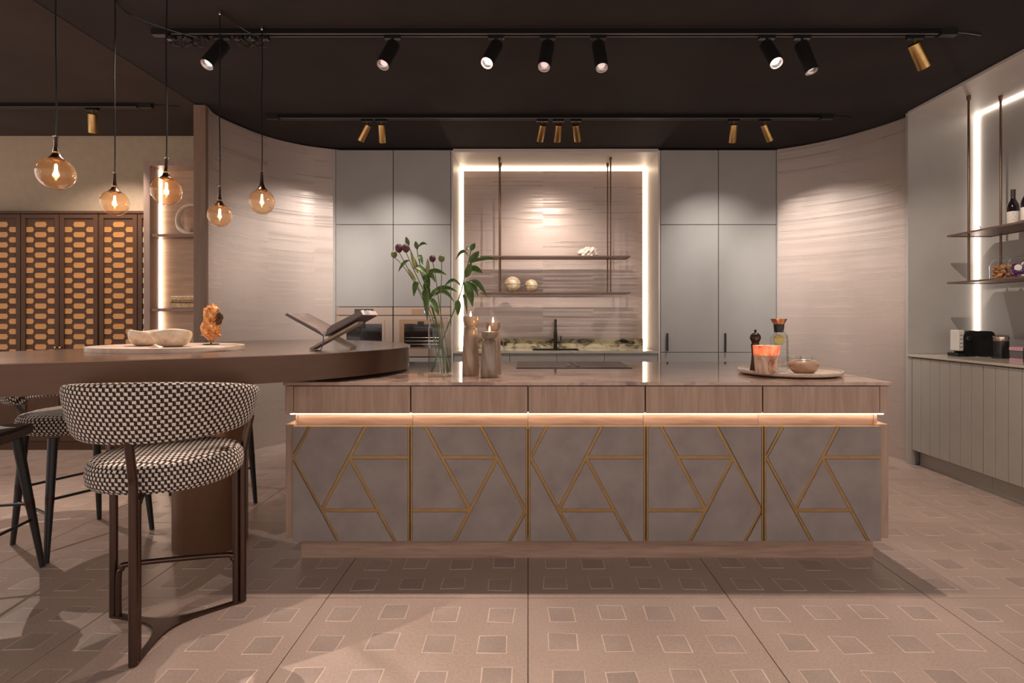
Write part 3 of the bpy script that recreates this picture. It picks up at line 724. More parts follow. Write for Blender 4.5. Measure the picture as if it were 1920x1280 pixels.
# things on the table
tr = bmesh.new()
ox, oy = -2.03, 3.02
pth = [(-2.16, 2.74), (-1.86, 2.70), (-1.62, 2.86), (-1.60, 3.10), (-1.78, 3.30), (-2.10, 3.34), (-2.33, 3.18), (-2.35, 2.92)]
pl = [(p.x, p.y) for p in smooth_path([(x, y, 0) for x, y in pth], 6, True)]
prism(tr, pl, lambda x, y: (x, y, TZ1 + .0005), lambda x, y: (x, y, TZ1 + .024))
bmesh.ops.bevel(tr, geom=[e for e in tr.edges if abs(e.verts[0].co.z - e.verts[1].co.z) < 1e-5], offset=.004, segments=1, affect='EDGES')
tag(obj('stone_tray', tr, 'tray_stone', origin=(ox, oy, TZ1 + .0005), smooth=True), 'flat cream stone tray on the bronze table holding two onyx bowls', 'tray')
def bowl_lumpy(c, rx, ry, hh, seed, label, name='onyx_bowl', mat='onyx'):
    rr = random.Random(seed); ph = [rr.uniform(0, 6) for _ in range(4)]; bm = bmesh.new(); n = 36
    prof = [(.0, 0), (.42, .0), (.68, .10), (.88, .32), (.99, .62), (1.0, .82), (.95, .97), (.88, 1.), (.80, .92), (.76, .70), (.66, .40), (.40, .20), (.0, .16)]
    rings = []
    for r_, z in prof:
        if r_ == 0: rings.append([bm.verts.new((c[0], c[1], c[2] + z * hh))]); continue
        rg = []
        for k in range(n):
            a = 2 * math.pi * k / n; w = 1 + .06 * math.sin(2 * a + ph[0]) + .035 * math.sin(3 * a + ph[1]) + .02 * math.sin(5 * a + ph[2])
            zz = z * hh * (1 + .07 * z * math.sin(2 * a + ph[3]))
            rg.append(bm.verts.new((c[0] + rx * r_ * w * math.cos(a), c[1] + ry * r_ * w * math.sin(a), c[2] + zz)))
        rings.append(rg)
    for i in range(len(rings) - 1):
        A, Bq = rings[i], rings[i + 1]
        for k in range(n):
            k2 = (k + 1) % n
            if len(A) == 1: bm.faces.new((A[0], Bq[k2], Bq[k]))
            elif len(Bq) == 1: bm.faces.new((A[k], A[k2], Bq[0]))
            else: bm.faces.new((A[k], A[k2], Bq[k2], Bq[k]))
    return tag(obj(name, bm, mat, smooth=True, origin=c), label, 'bowl')
bowl_lumpy((-1.875, 2.90, TZ1 + .0245), .092, .085, .088, 3, 'larger rounded onyx bowl in front on the stone tray')
bowl_lumpy((-2.085, 2.985, TZ1 + .0245), .082, .08, .082, 5, 'smaller onyx bowl behind and left on the stone tray')
cs = thing('crystal_on_stand', 'rough orange crystal cluster on a thin black stand on the tray', 'ornament', (-1.80, 3.12, TZ1 + .0245))
obj('stand', LT([(0, 0), (.042, 0), (.042, .004), (.004, .005), (.004, .05), (0, .05)], (-1.80, 3.12, TZ1 + .0245), 16), 'black_metal', cs, True)
bm = bmesh.new(); zb = TZ1 + .065
blob(bm, (-1.805, 3.12, zb + .045), .046, 11, .25, sx=1.05, sy=.8, sz=1.25, freq=5); blob(bm, (-1.80, 3.12, zb + .105), .042, 12, .25, sx=.95, sy=.8, sz=1.2, freq=5); blob(bm, (-1.79, 3.12, zb + .155), .028, 13, .25, sx=1.1, sy=.8, sz=1.1, freq=5)
rr = random.Random(4)
for k in range(120):
    f = bm.faces
    a = rr.uniform(0, 6.28); z = rr.uniform(.0, .17); rad = .046 - .02 * z / .17
    p = Vector((-1.802 + rad * math.cos(a), 3.12 + rad * .8 * math.sin(a), zb + z)); dr = Vector((math.cos(a), math.sin(a), rr.uniform(-.3, .5))).normalized()
    tube(bm, [p - dr * .008, p + dr * .004, p + dr * .012], [.006, .006, .001], 5)
obj('crystal', bm, 'orange_crystal', cs)
obj('dark_matrix', blob(bmesh.new(), (-1.758, 3.125, zb + .11), .022, 21, .3, sx=.7, sz=1.8), 'frame_brown', cs, True)

# book on an x-stand
bx, by, bz = -1.085, 3.07, TZ1 + .0005
bs = thing('book_stand', 'folding wooden x-shaped book stand on the bronze table', 'book stand', (bx, by, bz))
def slat_x(sgn, w0, name, y0, y1):
    # leg and cradle board crossing at z=.075
    a = Vector((bx - sgn * .095, 0, bz + .006)); b = Vector((bx + sgn * .165, 0, bz + .150)); d = (b - a).normalized(); nn = Vector((-d.z, 0, d.x)) * .006
    poly = [(a + nn), (b + nn), (b - nn), (a - nn)]
    zlo = min(p.z for p in poly)
    bm = bmesh.new()
    prism(bm, [(p.x, max(p.z, bz)) for p in poly], lambda x, z: (x, y0, z), lambda x, z: (x, y1, z))
    return bm
obj('board', slat_x(1, .02, 'b', by - .10, by - .002), 'stand_wood', bs); obj('board', slat_x(-1, .02, 'b', by + .002, by + .10), 'stand_wood', bs)
bk = thing('open_book', 'open book with dark cover and blue ribbon resting on the stand', 'book', (bx, by, bz + .065))
for sgn in (1, -1):
    spine = Vector((bx + sgn * .004, 0, bz + .0775))
    Ln = .232
    th = math.atan2(.144, .26)
    dd = Vector((sgn * math.cos(th), 0, math.sin(th))); nn = Vector((-sgn * math.sin(th), 0, math.cos(th)))
    thick = .034 if sgn > 0 else .014
    def quadstrip(lo, hi, m):
        pts = []
        for k in range(m + 1): t_ = k / m; pts.append(spine + dd * (Ln * t_) + nn * hi(t_))
        for k in range(m, -1, -1): t_ = k / m; pts.append(spine + dd * (Ln * t_) + nn * lo(t_))
        return [(p.x, p.z) for p in pts]
    poly = quadstrip(lambda t_: 0.0, lambda t_: .003, 2)
    obj('cover', prism(bmesh.new(), poly, lambda x, z: (x, by - .15, z), lambda x, z: (x, by + .15, z)), 'book_cover', bk)
    poly = quadstrip(lambda t_: .0032, lambda t_: .0032 + thick * min(1, (t_ * 5) ** .6) * (1 - .25 * t_), 8)
    bm = prism(bmesh.new(), poly, lambda x, z: (x, by - .145, z), lambda x, z: (x, by + .145, z))
    for f in bm.faces:
        if len(f.verts) > 4: f.material_index = 1
    obj('page_block', bm, ['book_page' if sgn > 0 else 'printed_page', 'page_edge'], bk)
obj('ribbon', TB(smooth_path([(bx, by - .147, bz + .095), (bx - .002, by - .156, bz + .085), (bx, by - .157, bz + .05), (bx - .006, by - .160, bz + .02), (bx - .012, by - .17, bz + .004)], 4), .003, 6), 'ribbon_blue', bk)

# ================================================================ CHAIRS
def backrest(parent, loc, a0, a1, rad, back_dir, z_lo, z_hi_back, z_hi_arm, th=.075, mat='woven_fabric'):
    rings, uvs = [], []; m = 48; n = 24
    for i in range(m + 1):
        s = i / m; a = a0 + (a1 - a0) * s
        e = min(s, 1 - s)                                    # distance from an arm end
        cap = math.sqrt(max(0., 1 - (1 - min(1, e / .055)) ** 2)); cap = .12 + .88 * cap
        fall = math.cos((s - .5) * math.pi) ** .8 if abs(s - .5) < .5 else 0
        hi = z_hi_arm + (z_hi_back - z_hi_arm) * fall
        lo = z_lo + .012 * (1 - fall)
        zc = (hi + lo) / 2; hh = (hi - lo) / 2 * (.55 + .45 * cap); tt = th / 2 * cap
        rc = rad
        ca, sa = math.cos(a), math.sin(a); rg, uv = [], []; per = 0; last = None
        for k in range(n + 1):
            q = 2 * math.pi * k / n + math.pi; cq, sq = math.cos(q), math.sin(q)
            ex = .5
            dx = math.copysign(abs(cq) ** ex, cq) * tt; dz = math.copysign(abs(sq) ** ex, sq) * hh
            lean = .02 * (dz / max(hh, .01))
            p = (dx, dz)
            if last is not None: per += math.hypot(p[0] - last[0], p[1] - last[1])
            last = p
            if k < n: rg.append(Vector((loc[0] + (rc + dx + lean) * ca, loc[1] + (rc + dx + lean) * sa, zc + dz)))
            uv.append(((a - a0) * rad, per))
        rings.append(rg); uvs.append(uv)
    return loft('backrest', rings, uvs, mat, parent)
def cushion(parent, c, rx, ry, z0, z1, mat='woven_fabric', name='seat', ex=.9):
    prof = [(.0, 0), (.80, .0), (.93, .04), (.985, .18), (1., .45), (.985, .72), (.93, .90), (.82, .985), (.55, 1.02), (.25, 1.03), (.0, 1.03)]
    n = 48; rings, uvs = [], []; per = 0; last = None
    for r_, z in prof:
        r_ = max(r_, .002); zz = z0 + (z1 - z0) * z
        cur = (r_ * rx, zz)
        if last: per += math.hypot(cur[0] - last[0], cur[1] - last[1])
        last = cur
        for flat in ((False, True) if z == .90 else (z > .90,)):
            rg, uv = [], []
            for k in range(n + 1):
                a = 2 * math.pi * k / n; ca, sa = math.cos(a), math.sin(a)
                x = math.copysign(abs(ca) ** ex, ca) * rx * r_; y = math.copysign(abs(sa) ** ex, sa) * ry * r_
                if k < n: rg.append(Vector((c[0] + x, c[1] + y, zz)))
                uv.append((x, y * .6 + 1.0) if flat else (a * rx, per))
            rings.append(rg); uvs.append(uv)
    return loft(name, rings, uvs, mat, parent)

# front stool on the three-armed base
C0 = Vector((-1.49, 2.265, 0))
ch = thing('bar_stool', 'houndstooth bar stool on a bronze three-armed base, nearest the viewer', 'stool', C0, 'bar stools at the bronze table')
fe = {'near': Vector((.053, -.265, 0)), 'right': Vector((.213, .192, 0)), 'left': Vector((-.272, .07, 0))}
bd = math.atan2(-.98, .13)
backrest(ch, (.015, -.015), bd - math.radians(116), bd + math.radians(116), .290, 0, .812, 1.040, .955)
cushion(ch, (-.012, .035), .272, .270, .603, .726)
for k, f in fe.items():
    d = f.normalized(); s = Vector((-d.y, d.x, 0))
    top = .83
    o1 = f + s * .0; o2 = f - d * .0235
    # outer bar to the backrest (flattened pair of tubes)
    pts = [o1 + Vector((0, 0, .003)), o1 + Vector((0, 0, .60)), o1 + d * .008 + Vector((0, 0, .70)), o1 + d * .035 + Vector((0, 0, top))]
    if k == 'left': pts = [o1 + Vector((0, 0, .003)), o1 + Vector((0, 0, .60)), o1 + d * .015 + Vector((0, 0, .70)), o1 + d * .045 + Vector((0, 0, top))]
    obj('leg', TB(smooth_path(pts, 4), .0155, 12), 'bronze_leg', ch, True, local=True)
    if k != 'left':
        pts = [o2 - d * .004 + Vector((0, 0, .003)), o2 - d * .004 + Vector((0, 0, .545)), o2 - d * .012 + Vector((0, 0, .585)), o2 - d * .04 + Vector((0, 0, .610)), o2 - d * .09 + Vector((0, 0, .614))]
        obj('seat_bracket', TB(smooth_path(pts, 5), .0135, 12), 'bronze_leg', ch, True, local=True)
# footrest: inverted U from left foot to right foot
l, r_ = fe['left'] * .9, fe['right'] * .9; dv = (r_ - l); dn = dv.normalized()
pts = [l + Vector((0, 0, .003)), l + Vector((0, 0, .17)), l + dn * .012 + Vector((0, 0, .205)), l + dn * .05 + Vector((0, 0, .222)), r_ - dn * .05 + Vector((0, 0, .222)), r_ - dn * .012 + Vector((0, 0, .205)), r_ + Vector((0, 0, .17)), r_ + Vector((0, 0, .003))]
obj('footrest', TB(smooth_path(pts, 6), .0115, 12), 'bronze_leg', ch, True, local=True)
# base plate: concave-sided three-armed star
star = []
fs = [fe['near'], fe['right'], fe['left']]; w = .014
for i in range(3):
    f = fs[i]; g_ = fs[(i + 1) % 3]; d = f.normalized(); s = Vector((-d.y, d.x, 0)); d2 = g_.normalized(); s2 = Vector((-d2.y, d2.x, 0))
    a = f + s * w; b = g_ - s2 * w; mid = (f + g_).normalized() * .045
    star.append(f - s * w)
    for k in range(13):
        t_ = k / 12; star.append(a * (1 - t_) ** 3 + mid * 3 * t_ * (1 - t_) * .25 + b * t_ ** 3)
obj('base_plate', prism(bmesh.new(), [(p.x, p.y) for p in star], lambda x, y: (x, y, .0005), lambda x, y: (x, y, .011)), 'bronze_leg', ch, local=True)

# other stools: four tapered black legs and rods
def wood_stool(name, label, c, rot, kind, feet):
    t = thing(name, label, 'stool', (c[0], c[1], 0), 'bar stools at the bronze table')
    if kind == 'fabric':
        cushion(t, (0, 0), .27, .27, .635, .745)
        bdir = rot
        backrest(t, (0, 0), bdir - math.radians(112), bdir + math.radians(112), .315, 0, .80, .945, .90, .07)
        zt = .634; inr = .82
    else:
        poly = [(-.25, -.235), (.25, -.235), (.25, .235), (-.25, .235)]
        ca, sa = math.cos(rot), math.sin(rot)
        bm = prism(bmesh.new(), [(x * ca - y * sa, x * sa + y * ca) for x, y in poly], lambda x, y: (x * .93, y * .93, .672), lambda x, y: (x, y, .735))
        bmesh.ops.bevel(bm, geom=list(bm.edges), offset=.014, segments=3, affect='EDGES')
        obj('seat', bm, 'brown_leather', t, True, local=True); zt = .672; inr = .72
    rods = []
    for fx, fy in feet:
        f = Vector((fx - c[0], fy - c[1], 0)); tp_ = Vector((f.x * inr, f.y * inr, zt))
        lg = obj('leg', TB([f + Vector((0, 0, .002)), f.lerp(tp_, .55), tp_], [.0125, .020, .023], 12), 'black_leg', t, True, local=True)
        obj('ferrule', TB([f.lerp(tp_, .47), f.lerp(tp_, .53)], [.0196, .0206], 12), 'ferrule', lg, True, local=True)
        rods.append((f, tp_))
        if kind == 'fabric':
            d = Vector((f.x, f.y, 0)).normalized()
    for i in range(4):
        a, b = rods[i], rods[(i + 1) % 4]; k = .50 if i % 2 == 0 else .38
        obj('stretcher', TB([a[0].lerp(a[1], k), b[0].lerp(b[1], k)], .0075, 8), 'black_leg', t, True, local=True)
    if kind == 'fabric':     # uprights carrying the back
        for s_ in (-1, 1):
            a = rot + s_ * .9
            obj('back_post', TB([(.24 * math.cos(a), .24 * math.sin(a), .70), (.31 * math.cos(a), .31 * math.sin(a), .83)], .012, 8), 'black_leg', t, True, local=True)
    return t
wood_stool('bar_stool', 'houndstooth stool with black tapered legs at the left side of the table', (-2.585, 3.17), math.radians(150), 'fabric', [(-2.49, 2.84), (-2.255, 3.295), (-2.70, 3.46), (-2.88, 3.07)])
wood_stool('bar_stool', 'houndstooth stool mostly hidden behind the bronze column', (-2.20, 3.84), math.radians(110), 'fabric', [(-1.865, 3.76), (-2.17, 4.16), (-2.55, 3.92), (-2.22, 3.50)])
wood_stool('bar_stool', 'brown leather stool with black legs cut by the left picture edge', (-2.66, 2.50), math.radians(107), 'leather', [(-2.475, 2.80), (-2.87, 2.71), (-2.82, 2.20), (-2.40, 2.23)])

# ================================================================ RIGHT COUNTER
PW = .105
n_un = 0
ylast = 4.71
cdesc = ['far grey boarded cabinet next to the curved wall, under the coffee machine', 'near grey boarded cabinet cut by the right picture edge', 'nearer grey boarded cabinet beyond the right picture edge']
for u in range(3):
    y1 = 4.722 - u * 7 * PW; y0 = max(y1 - 7 * PW, 2.55)
    t = thing('boarded_cabinet', cdesc[u], 'cabinet', (RX0 + .03, (y0 + y1) / 2, 0), 'boarded cabinets along the right wall')
    obj('carcass', BX(RX0 + .022, RX1 - .002, y0 + .001, y1 - .001, .13, .93), 'cabinet_grey_dark', t)
    obj('plinth', BX(RX0 + .07, RX0 + .09, y0 + .001, y1 - .001, 0, .129), 'sage_board', t)
    k = 0; y = y1
    while y - PW > y0 - .01:
        g0 = .0035 if k in (0, ) else .0016
        obj('board', BX(RX0, RX0 + .021, y - PW + .0024, y - g0, .135, .925, bev=.003), 'sage_board', t); y -= PW; k += 1
tag(obj('right_counter', BX(RX0 - .012, RX1 - .003, 2.5, RY - .003, .933, .951, bev=.0015), 'sage_counter', origin=(3.6, 3.6, .933)), 'long pale worktop on the boarded cabinets along the right wall', 'worktop')
RCZ = .9515
hanging_shelf('two-tier bronze shelf with bottles and jars hung above the right counter', [(3.51, 4.375), (3.765, 4.375), (3.51, 3.0), (3.765, 3.0)],
              [(3.455, 3.82, 2.8, 4.53, 1.946), (3.455, 3.82, 2.8, 4.53, 1.56)], 3.035, 'y')
def wine(x, y, label):
    z = 1.9465; t = thing('wine_bottle', label, 'bottle', (x, y, z), 'wine bottles on the right shelf')
    obj('bottle', LT([(0, 0), (.036, 0), (.038, .006), (.038, .165), (.034, .185), (.020, .215), (.0145, .235), (.0145, .295), (0, .296)], (x, y, z), 24), 'wine_glass_dark', t, True)
    obj('foil_cap', LT([(.0150, .24), (.0155, .242), (.0158, .298), (0, .2985)], (x, y, z), 20), 'foil_black', t, True)
    lb = obj('label_band', LT([(.0383, .035), (.0386, .036), (.0386, .128), (.0383, .129)], (x, y, z), 24), 'label_paper', t, True)
    d = Vector((-x, -y, 0)).normalized(); s = Vector((-d.y, d.x, 0)); c_ = Vector((x, y, z)) + d * .0388
    bm = bmesh.new()
    for k, (w_, zz, hh) in enumerate(((.006, .112, .006), (.022, .093, .0022), (.028, .084, .0022), (.018, .066, .0018), (.024, .058, .0018))):
        q = [bm.verts.new(c_ + s * (sx * w_ / 2) - d * (.0004 + (w_ / 2) ** 2 / .077 * 1.0 - .0012) + Vector((0, 0, zz + sz * hh))) for sx, sz in ((-1, -.5), (1, -.5), (1, .5), (-1, .5))]
        bm.faces.new(q)
    obj('print_line', bm, 'print_dark', lb)
wine(3.70, 4.19, 'dark wine bottle at the rod end of the upper right shelf'); wine(3.655, 4.02, 'dark wine bottle nearer the right picture edge on the upper shelf')
o = thing('gold_ornament', 'small gold twisted ornament at the far end of the upper right shelf', 'ornament', (3.66, 4.44, 1.9465))
obj('body', blob(bmesh.new(), (3.66, 4.44, 1.966), .033, 31, .25, sx=1.3, sy=1, sz=.6), 'gold_ornament', o, True)
obj('wire_loop', TB([(3.64 + .022 * math.cos(a), 4.44, 1.985 + .022 * math.sin(a)) for a in [math.pi * k / 8 for k in range(9)]], .0025, 6), 'gold_ornament', o, True)
def jar(x, y, kind, label):
    z = 1.5605; t = thing('storage_jar', label, 'jar', (x, y, z), 'glass jars on the right shelf')
    obj('glass', LT([(0, 0), (.072, 0), (.078, .01), (.080, .11), (.070, .135), (.060, .142)], (x, y, z), 28), 'clear_glass', t, True)
    ld = obj('lid', LT([(.066, .143), (.066, .152), (.05, .160), (.012, .165), (.010, .172), (.018, .180), (.016, .192), (0, .195)], (x, y, z), 24), 'clear_glass', t, True)
    rr = random.Random(3 if kind == 'cookie' else 8); k = 0
    items = []
    for lay in range(5):
        for q in range(7):
            a = q * 2 * math.pi / 6 + lay * .5; rad = .048 if q < 6 else 0
            items.append((x + rad * math.cos(a), y + rad * math.sin(a), z + .014 + lay * .022))
    for j, (ix, iy, iz) in enumerate(items):
        rot = Matrix.Rotation(rr.uniform(-1, 1), 3, 'X') @ Matrix.Rotation(rr.uniform(-1, 1), 3, 'Y')
        if kind == 'cookie':
            bm = LT([(0, -.006), (.016, -.006), (.020, 0), (.016, .006), (0, .006)], (ix, iy, iz), 8, rot=rot)
            it = obj('cookie', bm, 'cookie', t, True)
        else:
            bm = LT([(0, -.009), (.011, -.006), (.016, 0), (.011, .006), (0, .009)], (ix, iy, iz), 7, rot=rot)
            it = obj('wrapped_sweet', bm, 'candy_white' if rr.random() < .28 else 'candy_purple', t, True)
    d = Vector((-x, -y, 0)).normalized()
    if kind != 'cookie':
        for (dz, rr_, dx) in ((.075, .022, .02), (.025, .016, -.035)):
            s = Vector((-d.y, d.x, 0)); c_ = Vector((x, y, z + dz)) + d * .081 + s * -dx - d * abs(dx) ** 2 * 6
            ax = d.to_track_quat('Z', 'Y').to_matrix()
            obj('round_label', LT([(0, 0), (rr_, 0), (rr_, .001), (0, .0012)], c_, 18, rot=ax), 'label_paper', t)
jar(3.66, 4.235, 'cookie', 'glass jar of brown cookies on the lower right shelf'); jar(3.645, 4.055, 'candy', 'glass jar of purple wrapped sweets on the lower right shelf')

# coffee machine, frother, socket, pink box
cm = thing('coffee_machine', 'black capsule coffee machine with white front on the right counter', 'coffee machine', (3.60, 4.52, RCZ))
X0 = 3.50
pr = [(0, .03), (0, .17), (.02, .20), (.06, .21), (.28, .205), (.31, .18), (.32, .0), (.03, .0)]
bm = prism(bmesh.new(), [(3.545 + u * .82, RCZ + .002 + v) for u, v in pr], lambda x, z: (x, 4.46, z), lambda x, z: (x, 4.58, z))
bmesh.ops.bevel(bm, geom=[e for e in bm.edges], offset=.006, segments=2, affect='EDGES')
obj('body', bm, 'black_plastic', cm, True)
bm = BX(3.505, 3.56, 4.475, 4.565, RCZ + .045, RCZ + .215, bev=.006)
fp = obj('front_panel', bm, 'label_paper', cm)
bm = bmesh.new()
for k in range(4): box(bm, 3.52, 3.54, 4.473, 4.4755, RCZ + .075 + k * .032, RCZ + .080 + k * .032)
obj('print', bm, 'print_dark', fp)
obj('spout', BX(3.555, 3.60, 4.445, 4.47, RCZ + .13, RCZ + .17, bev=.008), 'black_plastic', cm)
obj('drip_tray', BX(3.49, 3.555, 4.465, 4.575, RCZ + .001, RCZ + .03, bev=.004), 'black_plastic', cm)
fr2 = thing('milk_frother', 'black milk frother with chrome collar beside the coffee machine', 'frother', (3.70, 4.30, RCZ))
obj('base', LT([(0, 0), (.058, 0), (.060, .01), (.056, .02), (0, .02)], (3.70, 4.30, RCZ), 24), 'black_plastic', fr2, True)
obj('body', LT([(0, .02), (.050, .02), (.053, .06), (.053, .135), (0, .135)], (3.70, 4.30, RCZ), 24), 'black_plastic', fr2, True)
obj('collar', LT([(.053, .135), (.054, .14), (.054, .168), (.050, .172), (0, .172)], (3.70, 4.30, RCZ), 24), 'chrome', fr2, True)
obj('lid', LT([(0, .172), (.050, .1722), (.048, .182), (0, .185)], (3.70, 4.30, RCZ), 24), 'tea_glass', fr2, True)
sk = thing('wall_socket', 'black round wall socket with a plug above the pink box', 'socket', (3.897, 4.24, 1.11))
ax = Matrix.Rotation(-math.pi / 2, 3, 'Y')
obj('plate', LT([(0, 0), (.040, 0), (.040, .006), (.034, .009), (0, .009)], (3.899, 4.235, 1.115), 24, rot=ax), 'black_plastic', sk, True)
obj('plug', LT([(0, 0), (.022, 0), (.020, .035), (0, .038)], (3.889, 4.235, 1.115), 16, rot=ax), 'black_plastic', sk, True)
obj('cord', TB(smooth_path([(3.855, 4.235, 1.11), (3.84, 4.24, 1.06), (3.83, 4.26, .99), (3.79, 4.29, .975), (3.76, 4.30, .98)], 5), .0035, 6), 'black_plastic', sk, True)
pb = thing('pink_box', 'pink and grey gift box with a dark bow on the right counter', 'box', (3.66, 4.02, RCZ))
obj('body', BX(3.58, 3.72, 3.86, 4.08, RCZ + .0005, RCZ + .075), 'grey_card', pb)
obj('lid', BX(3.576, 3.724, 3.856, 4.084, RCZ + .0755, RCZ + .10, bev=.001), 'pink_card', pb)
obj('base_edge', BX(3.577, 3.7225, 3.858, 4.082, RCZ + .0005, RCZ + .018), 'pink_card', pb)
bm = BX(3.573, 3.727, 3.94, 3.965, RCZ + .001, RCZ + .103); blob(bm, (3.575, 3.93, RCZ + .075), .022, 41, .2, sx=.5, sy=1.2, sz=.7)
obj('ribbon', bm, 'foil_black', pb, True)

# ================================================================ LEFT: honeycomb cabinets
HY = 5.25; DW = .3605; HT = 2.262
hexh, hexw = .0250, .0575
def hexmesh(poly):
    bm = prism(bmesh.new(), poly, lambda x, z: (x, -.002, z), lambda x, z: (x, .003, z)); bmesh.ops.recalc_face_normals(bm, faces=bm.faces)
    me = bpy.data.meshes.new('hex_inlay'); bm.to_mesh(me); bm.free(); return me
tipk = .012
full = [(-hexw, 0), (-hexw + tipk, hexh), (hexw - tipk, hexh), (hexw, 0), (hexw - tipk, -hexh), (-hexw + tipk, -hexh)]
lh = [(0, -hexh), (0, hexh), (.074 - tipk, hexh), (.074, 0), (.074 - tipk, -hexh)]
rh = [(-x, z) for x, z in lh][::-1]
hm = {}
for nm, matn in (('amber_inlay', 'amber_inlay'), ('mirror_inlay', 'mirror_inlay')):
    for s_, p in (('f', full), ('l', lh), ('r', rh)):
        me = hexmesh(p); me.materials.append(M[matn]); hm[(nm, s_)] = me
units = [(-5.215, 'amber', 'brown honeycomb-panel cabinet at the left picture edge'), (-4.478, 'amber', 'brown honeycomb-panel cabinet with two small knobs beside the middle seam'), (-3.738 - .36 * 1 + .003, 'mix', 'brown honeycomb-panel cabinet next to the lit oak shelf')]
ud = [(-5.58, -5.219), (-5.216, -4.855)], [(-4.846, -4.486), (-4.476, -4.116)], [(-4.098, -3.738), (-3.730, -3.400)]
kinds = [('amber_inlay', 'amber_inlay'), ('amber_inlay', 'amber_inlay'), ('amber_inlay', 'mirror_inlay')]
for u in range(3):
    doors = ud[u]; xa, xb = doors[0][0] - .004, doors[1][1] + .004
    t = thing('honeycomb_cabinet', units[u][2], 'cabinet', ((xa + xb) / 2, HY + .1, 0), 'honeycomb cabinets along the left wall')
    obj('carcass', BX(xa, xb, HY + .024, 5.418, .08, 2.262), 'frame_brown', t)
    obj('cornice', BX(xa, xb, HY - .004, 5.418, 2.2625, 2.288, bev=.002), 'frame_brown', t)
    obj('plinth', BX(xa, xb, HY + .02, 5.40, 0, .0795), 'frame_brown', t)
    for j, (a, b) in enumerate(doors):
        z0, z1 = .09, 2.255; st = .040
        d = obj('door', BX(a + st * .9, b - st * .9, HY + .012, HY + .0235, z0 + .05, z1 - .03), 'frame_brown', t)
        bm = BX(a, a + st, HY, HY + .0236, z0, z1); box(bm, b - st, b, HY, HY + .0236, z0, z1); box(bm, a + st, b - st, HY, HY + .0236, z1 - st * .9, z1); box(bm, a + st, b - st, HY, HY + .0236, z0, z0 + .06)
        obj('door_frame', bm, 'frame_brown', d)
        mid = (a + b) / 2; k = 0; z = 2.160
        loc0 = root_loc(t)
        if not (u == 0 and j == 0):
            while z > .93:
                for s_, x, zz in (('f', mid, z), ('l', a + st + .002, z - .0488), ('r', b - st - .002, z - .0488)):
                    h_ = bpy.data.objects.new('hex_inlay', hm[(kinds[u][j], s_)]); COL.objects.link(h_); h_.parent = d
                    h_.location = Vector((x, HY + .0105, zz)) - loc0
                z -= .0976
        kx = b - .018 if j == 0 else a + .018
        obj('knob', LT([(0, 0), (.006, 0), (.006, .008), (.011, .014), (.009, .022), (0, .024)], (kx, HY, .985), 12, rot=Matrix.Rotation(math.pi / 2, 3, 'X')), 'brass', d, True)

# lit oak display shelf beside it
ds = thing('display_shelf', 'lit oak display shelf between honeycomb cabinets and curved wall', 'shelf', (-3.1, 5.0, 0))
obj('side_panel', BX(-3.415, -3.36, 4.88, 5.15, 0, 2.66), 'oak_panel', ds)
obj('side_panel', BX(-2.86, -2.83, 4.88, 5.15, 0, 2.66), 'oak_panel', ds)
obj('top_panel', BX(-3.3595, -2.8605, 4.88, 5.15, 2.62, 2.66), 'oak_panel', ds)
obj('back_panel', BX(-3.3595, -2.8605, 5.0385, 5.06, 0, 2.6195), 'oak_wall', ds)
for z in (2.005, 1.342): obj('shelf_board', BX(-3.3595, -2.8605, 4.89, 5.038, z - .016, z + .008), 'bronze_shelf', ds)
obj('base_panel', BX(-3.3595, -2.8605, 4.89, 5.038, .0, .10), 'oak_panel', ds)
dl = thing('light_line', 'vertical white light line in the oak display shelf', 'light strip', (-3.35, 5.06, .12))
for a, b in ((.12, 1.32), (1.355, 1.985), (2.018, 2.615)): obj('led_strip', BX(-3.3592, -3.352, 5.0, 5.036, a, b), 'led_warm', dl)
# ring vase
rv = thing('ring_vase', 'white ring-shaped ceramic vase on the upper oak shelf', 'vase', (-3.03, 4.965, 2.0135))
bm = bmesh.new(); pts = [(-3.03 + .135 * math.cos(a), 4.965, 2.152 + .135 * math.sin(a)) for a in [2 * math.pi * k / 40 for k in range(41)]]
tube(bm, pts[:-1] + [pts[0]], [.011 + .010 * max(0, -math.sin(2 * math.pi * k / 40)) for k in range(41)], 10, caps=False)
for v in bm.verts: v.co.y = 4.965 + (v.co.y - 4.965) * 2.6; v.co.z = max(v.co.z, 2.0136)
obj('ring', bm, 'pale_ceramic', rv, True)
obj('foot', BX(-3.09, -2.97, 4.93, 5.0, 2.0135, 2.028, bev=.004), 'pale_ceramic', rv)
# woven box
wb = thing('woven_box', 'small woven straw box on the lower oak shelf', 'box', (-3.05, 4.98, 1.3505))
obj('body', BX(-3.19, -2.92, 4.905, 5.025, 1.3505, 1.42, bev=.008), 'wicker', wb); obj('lid', BX(-3.194, -2.916, 4.90, 5.03, 1.4205, 1.462, bev=.008), 'wicker', wb)
obj('dark_band', BX(-3.192, -2.918, 4.903, 5.027, 1.4, 1.408), 'frame_brown', wb)

# ================================================================ ON THE ISLAND
IT = ITOP + .0005
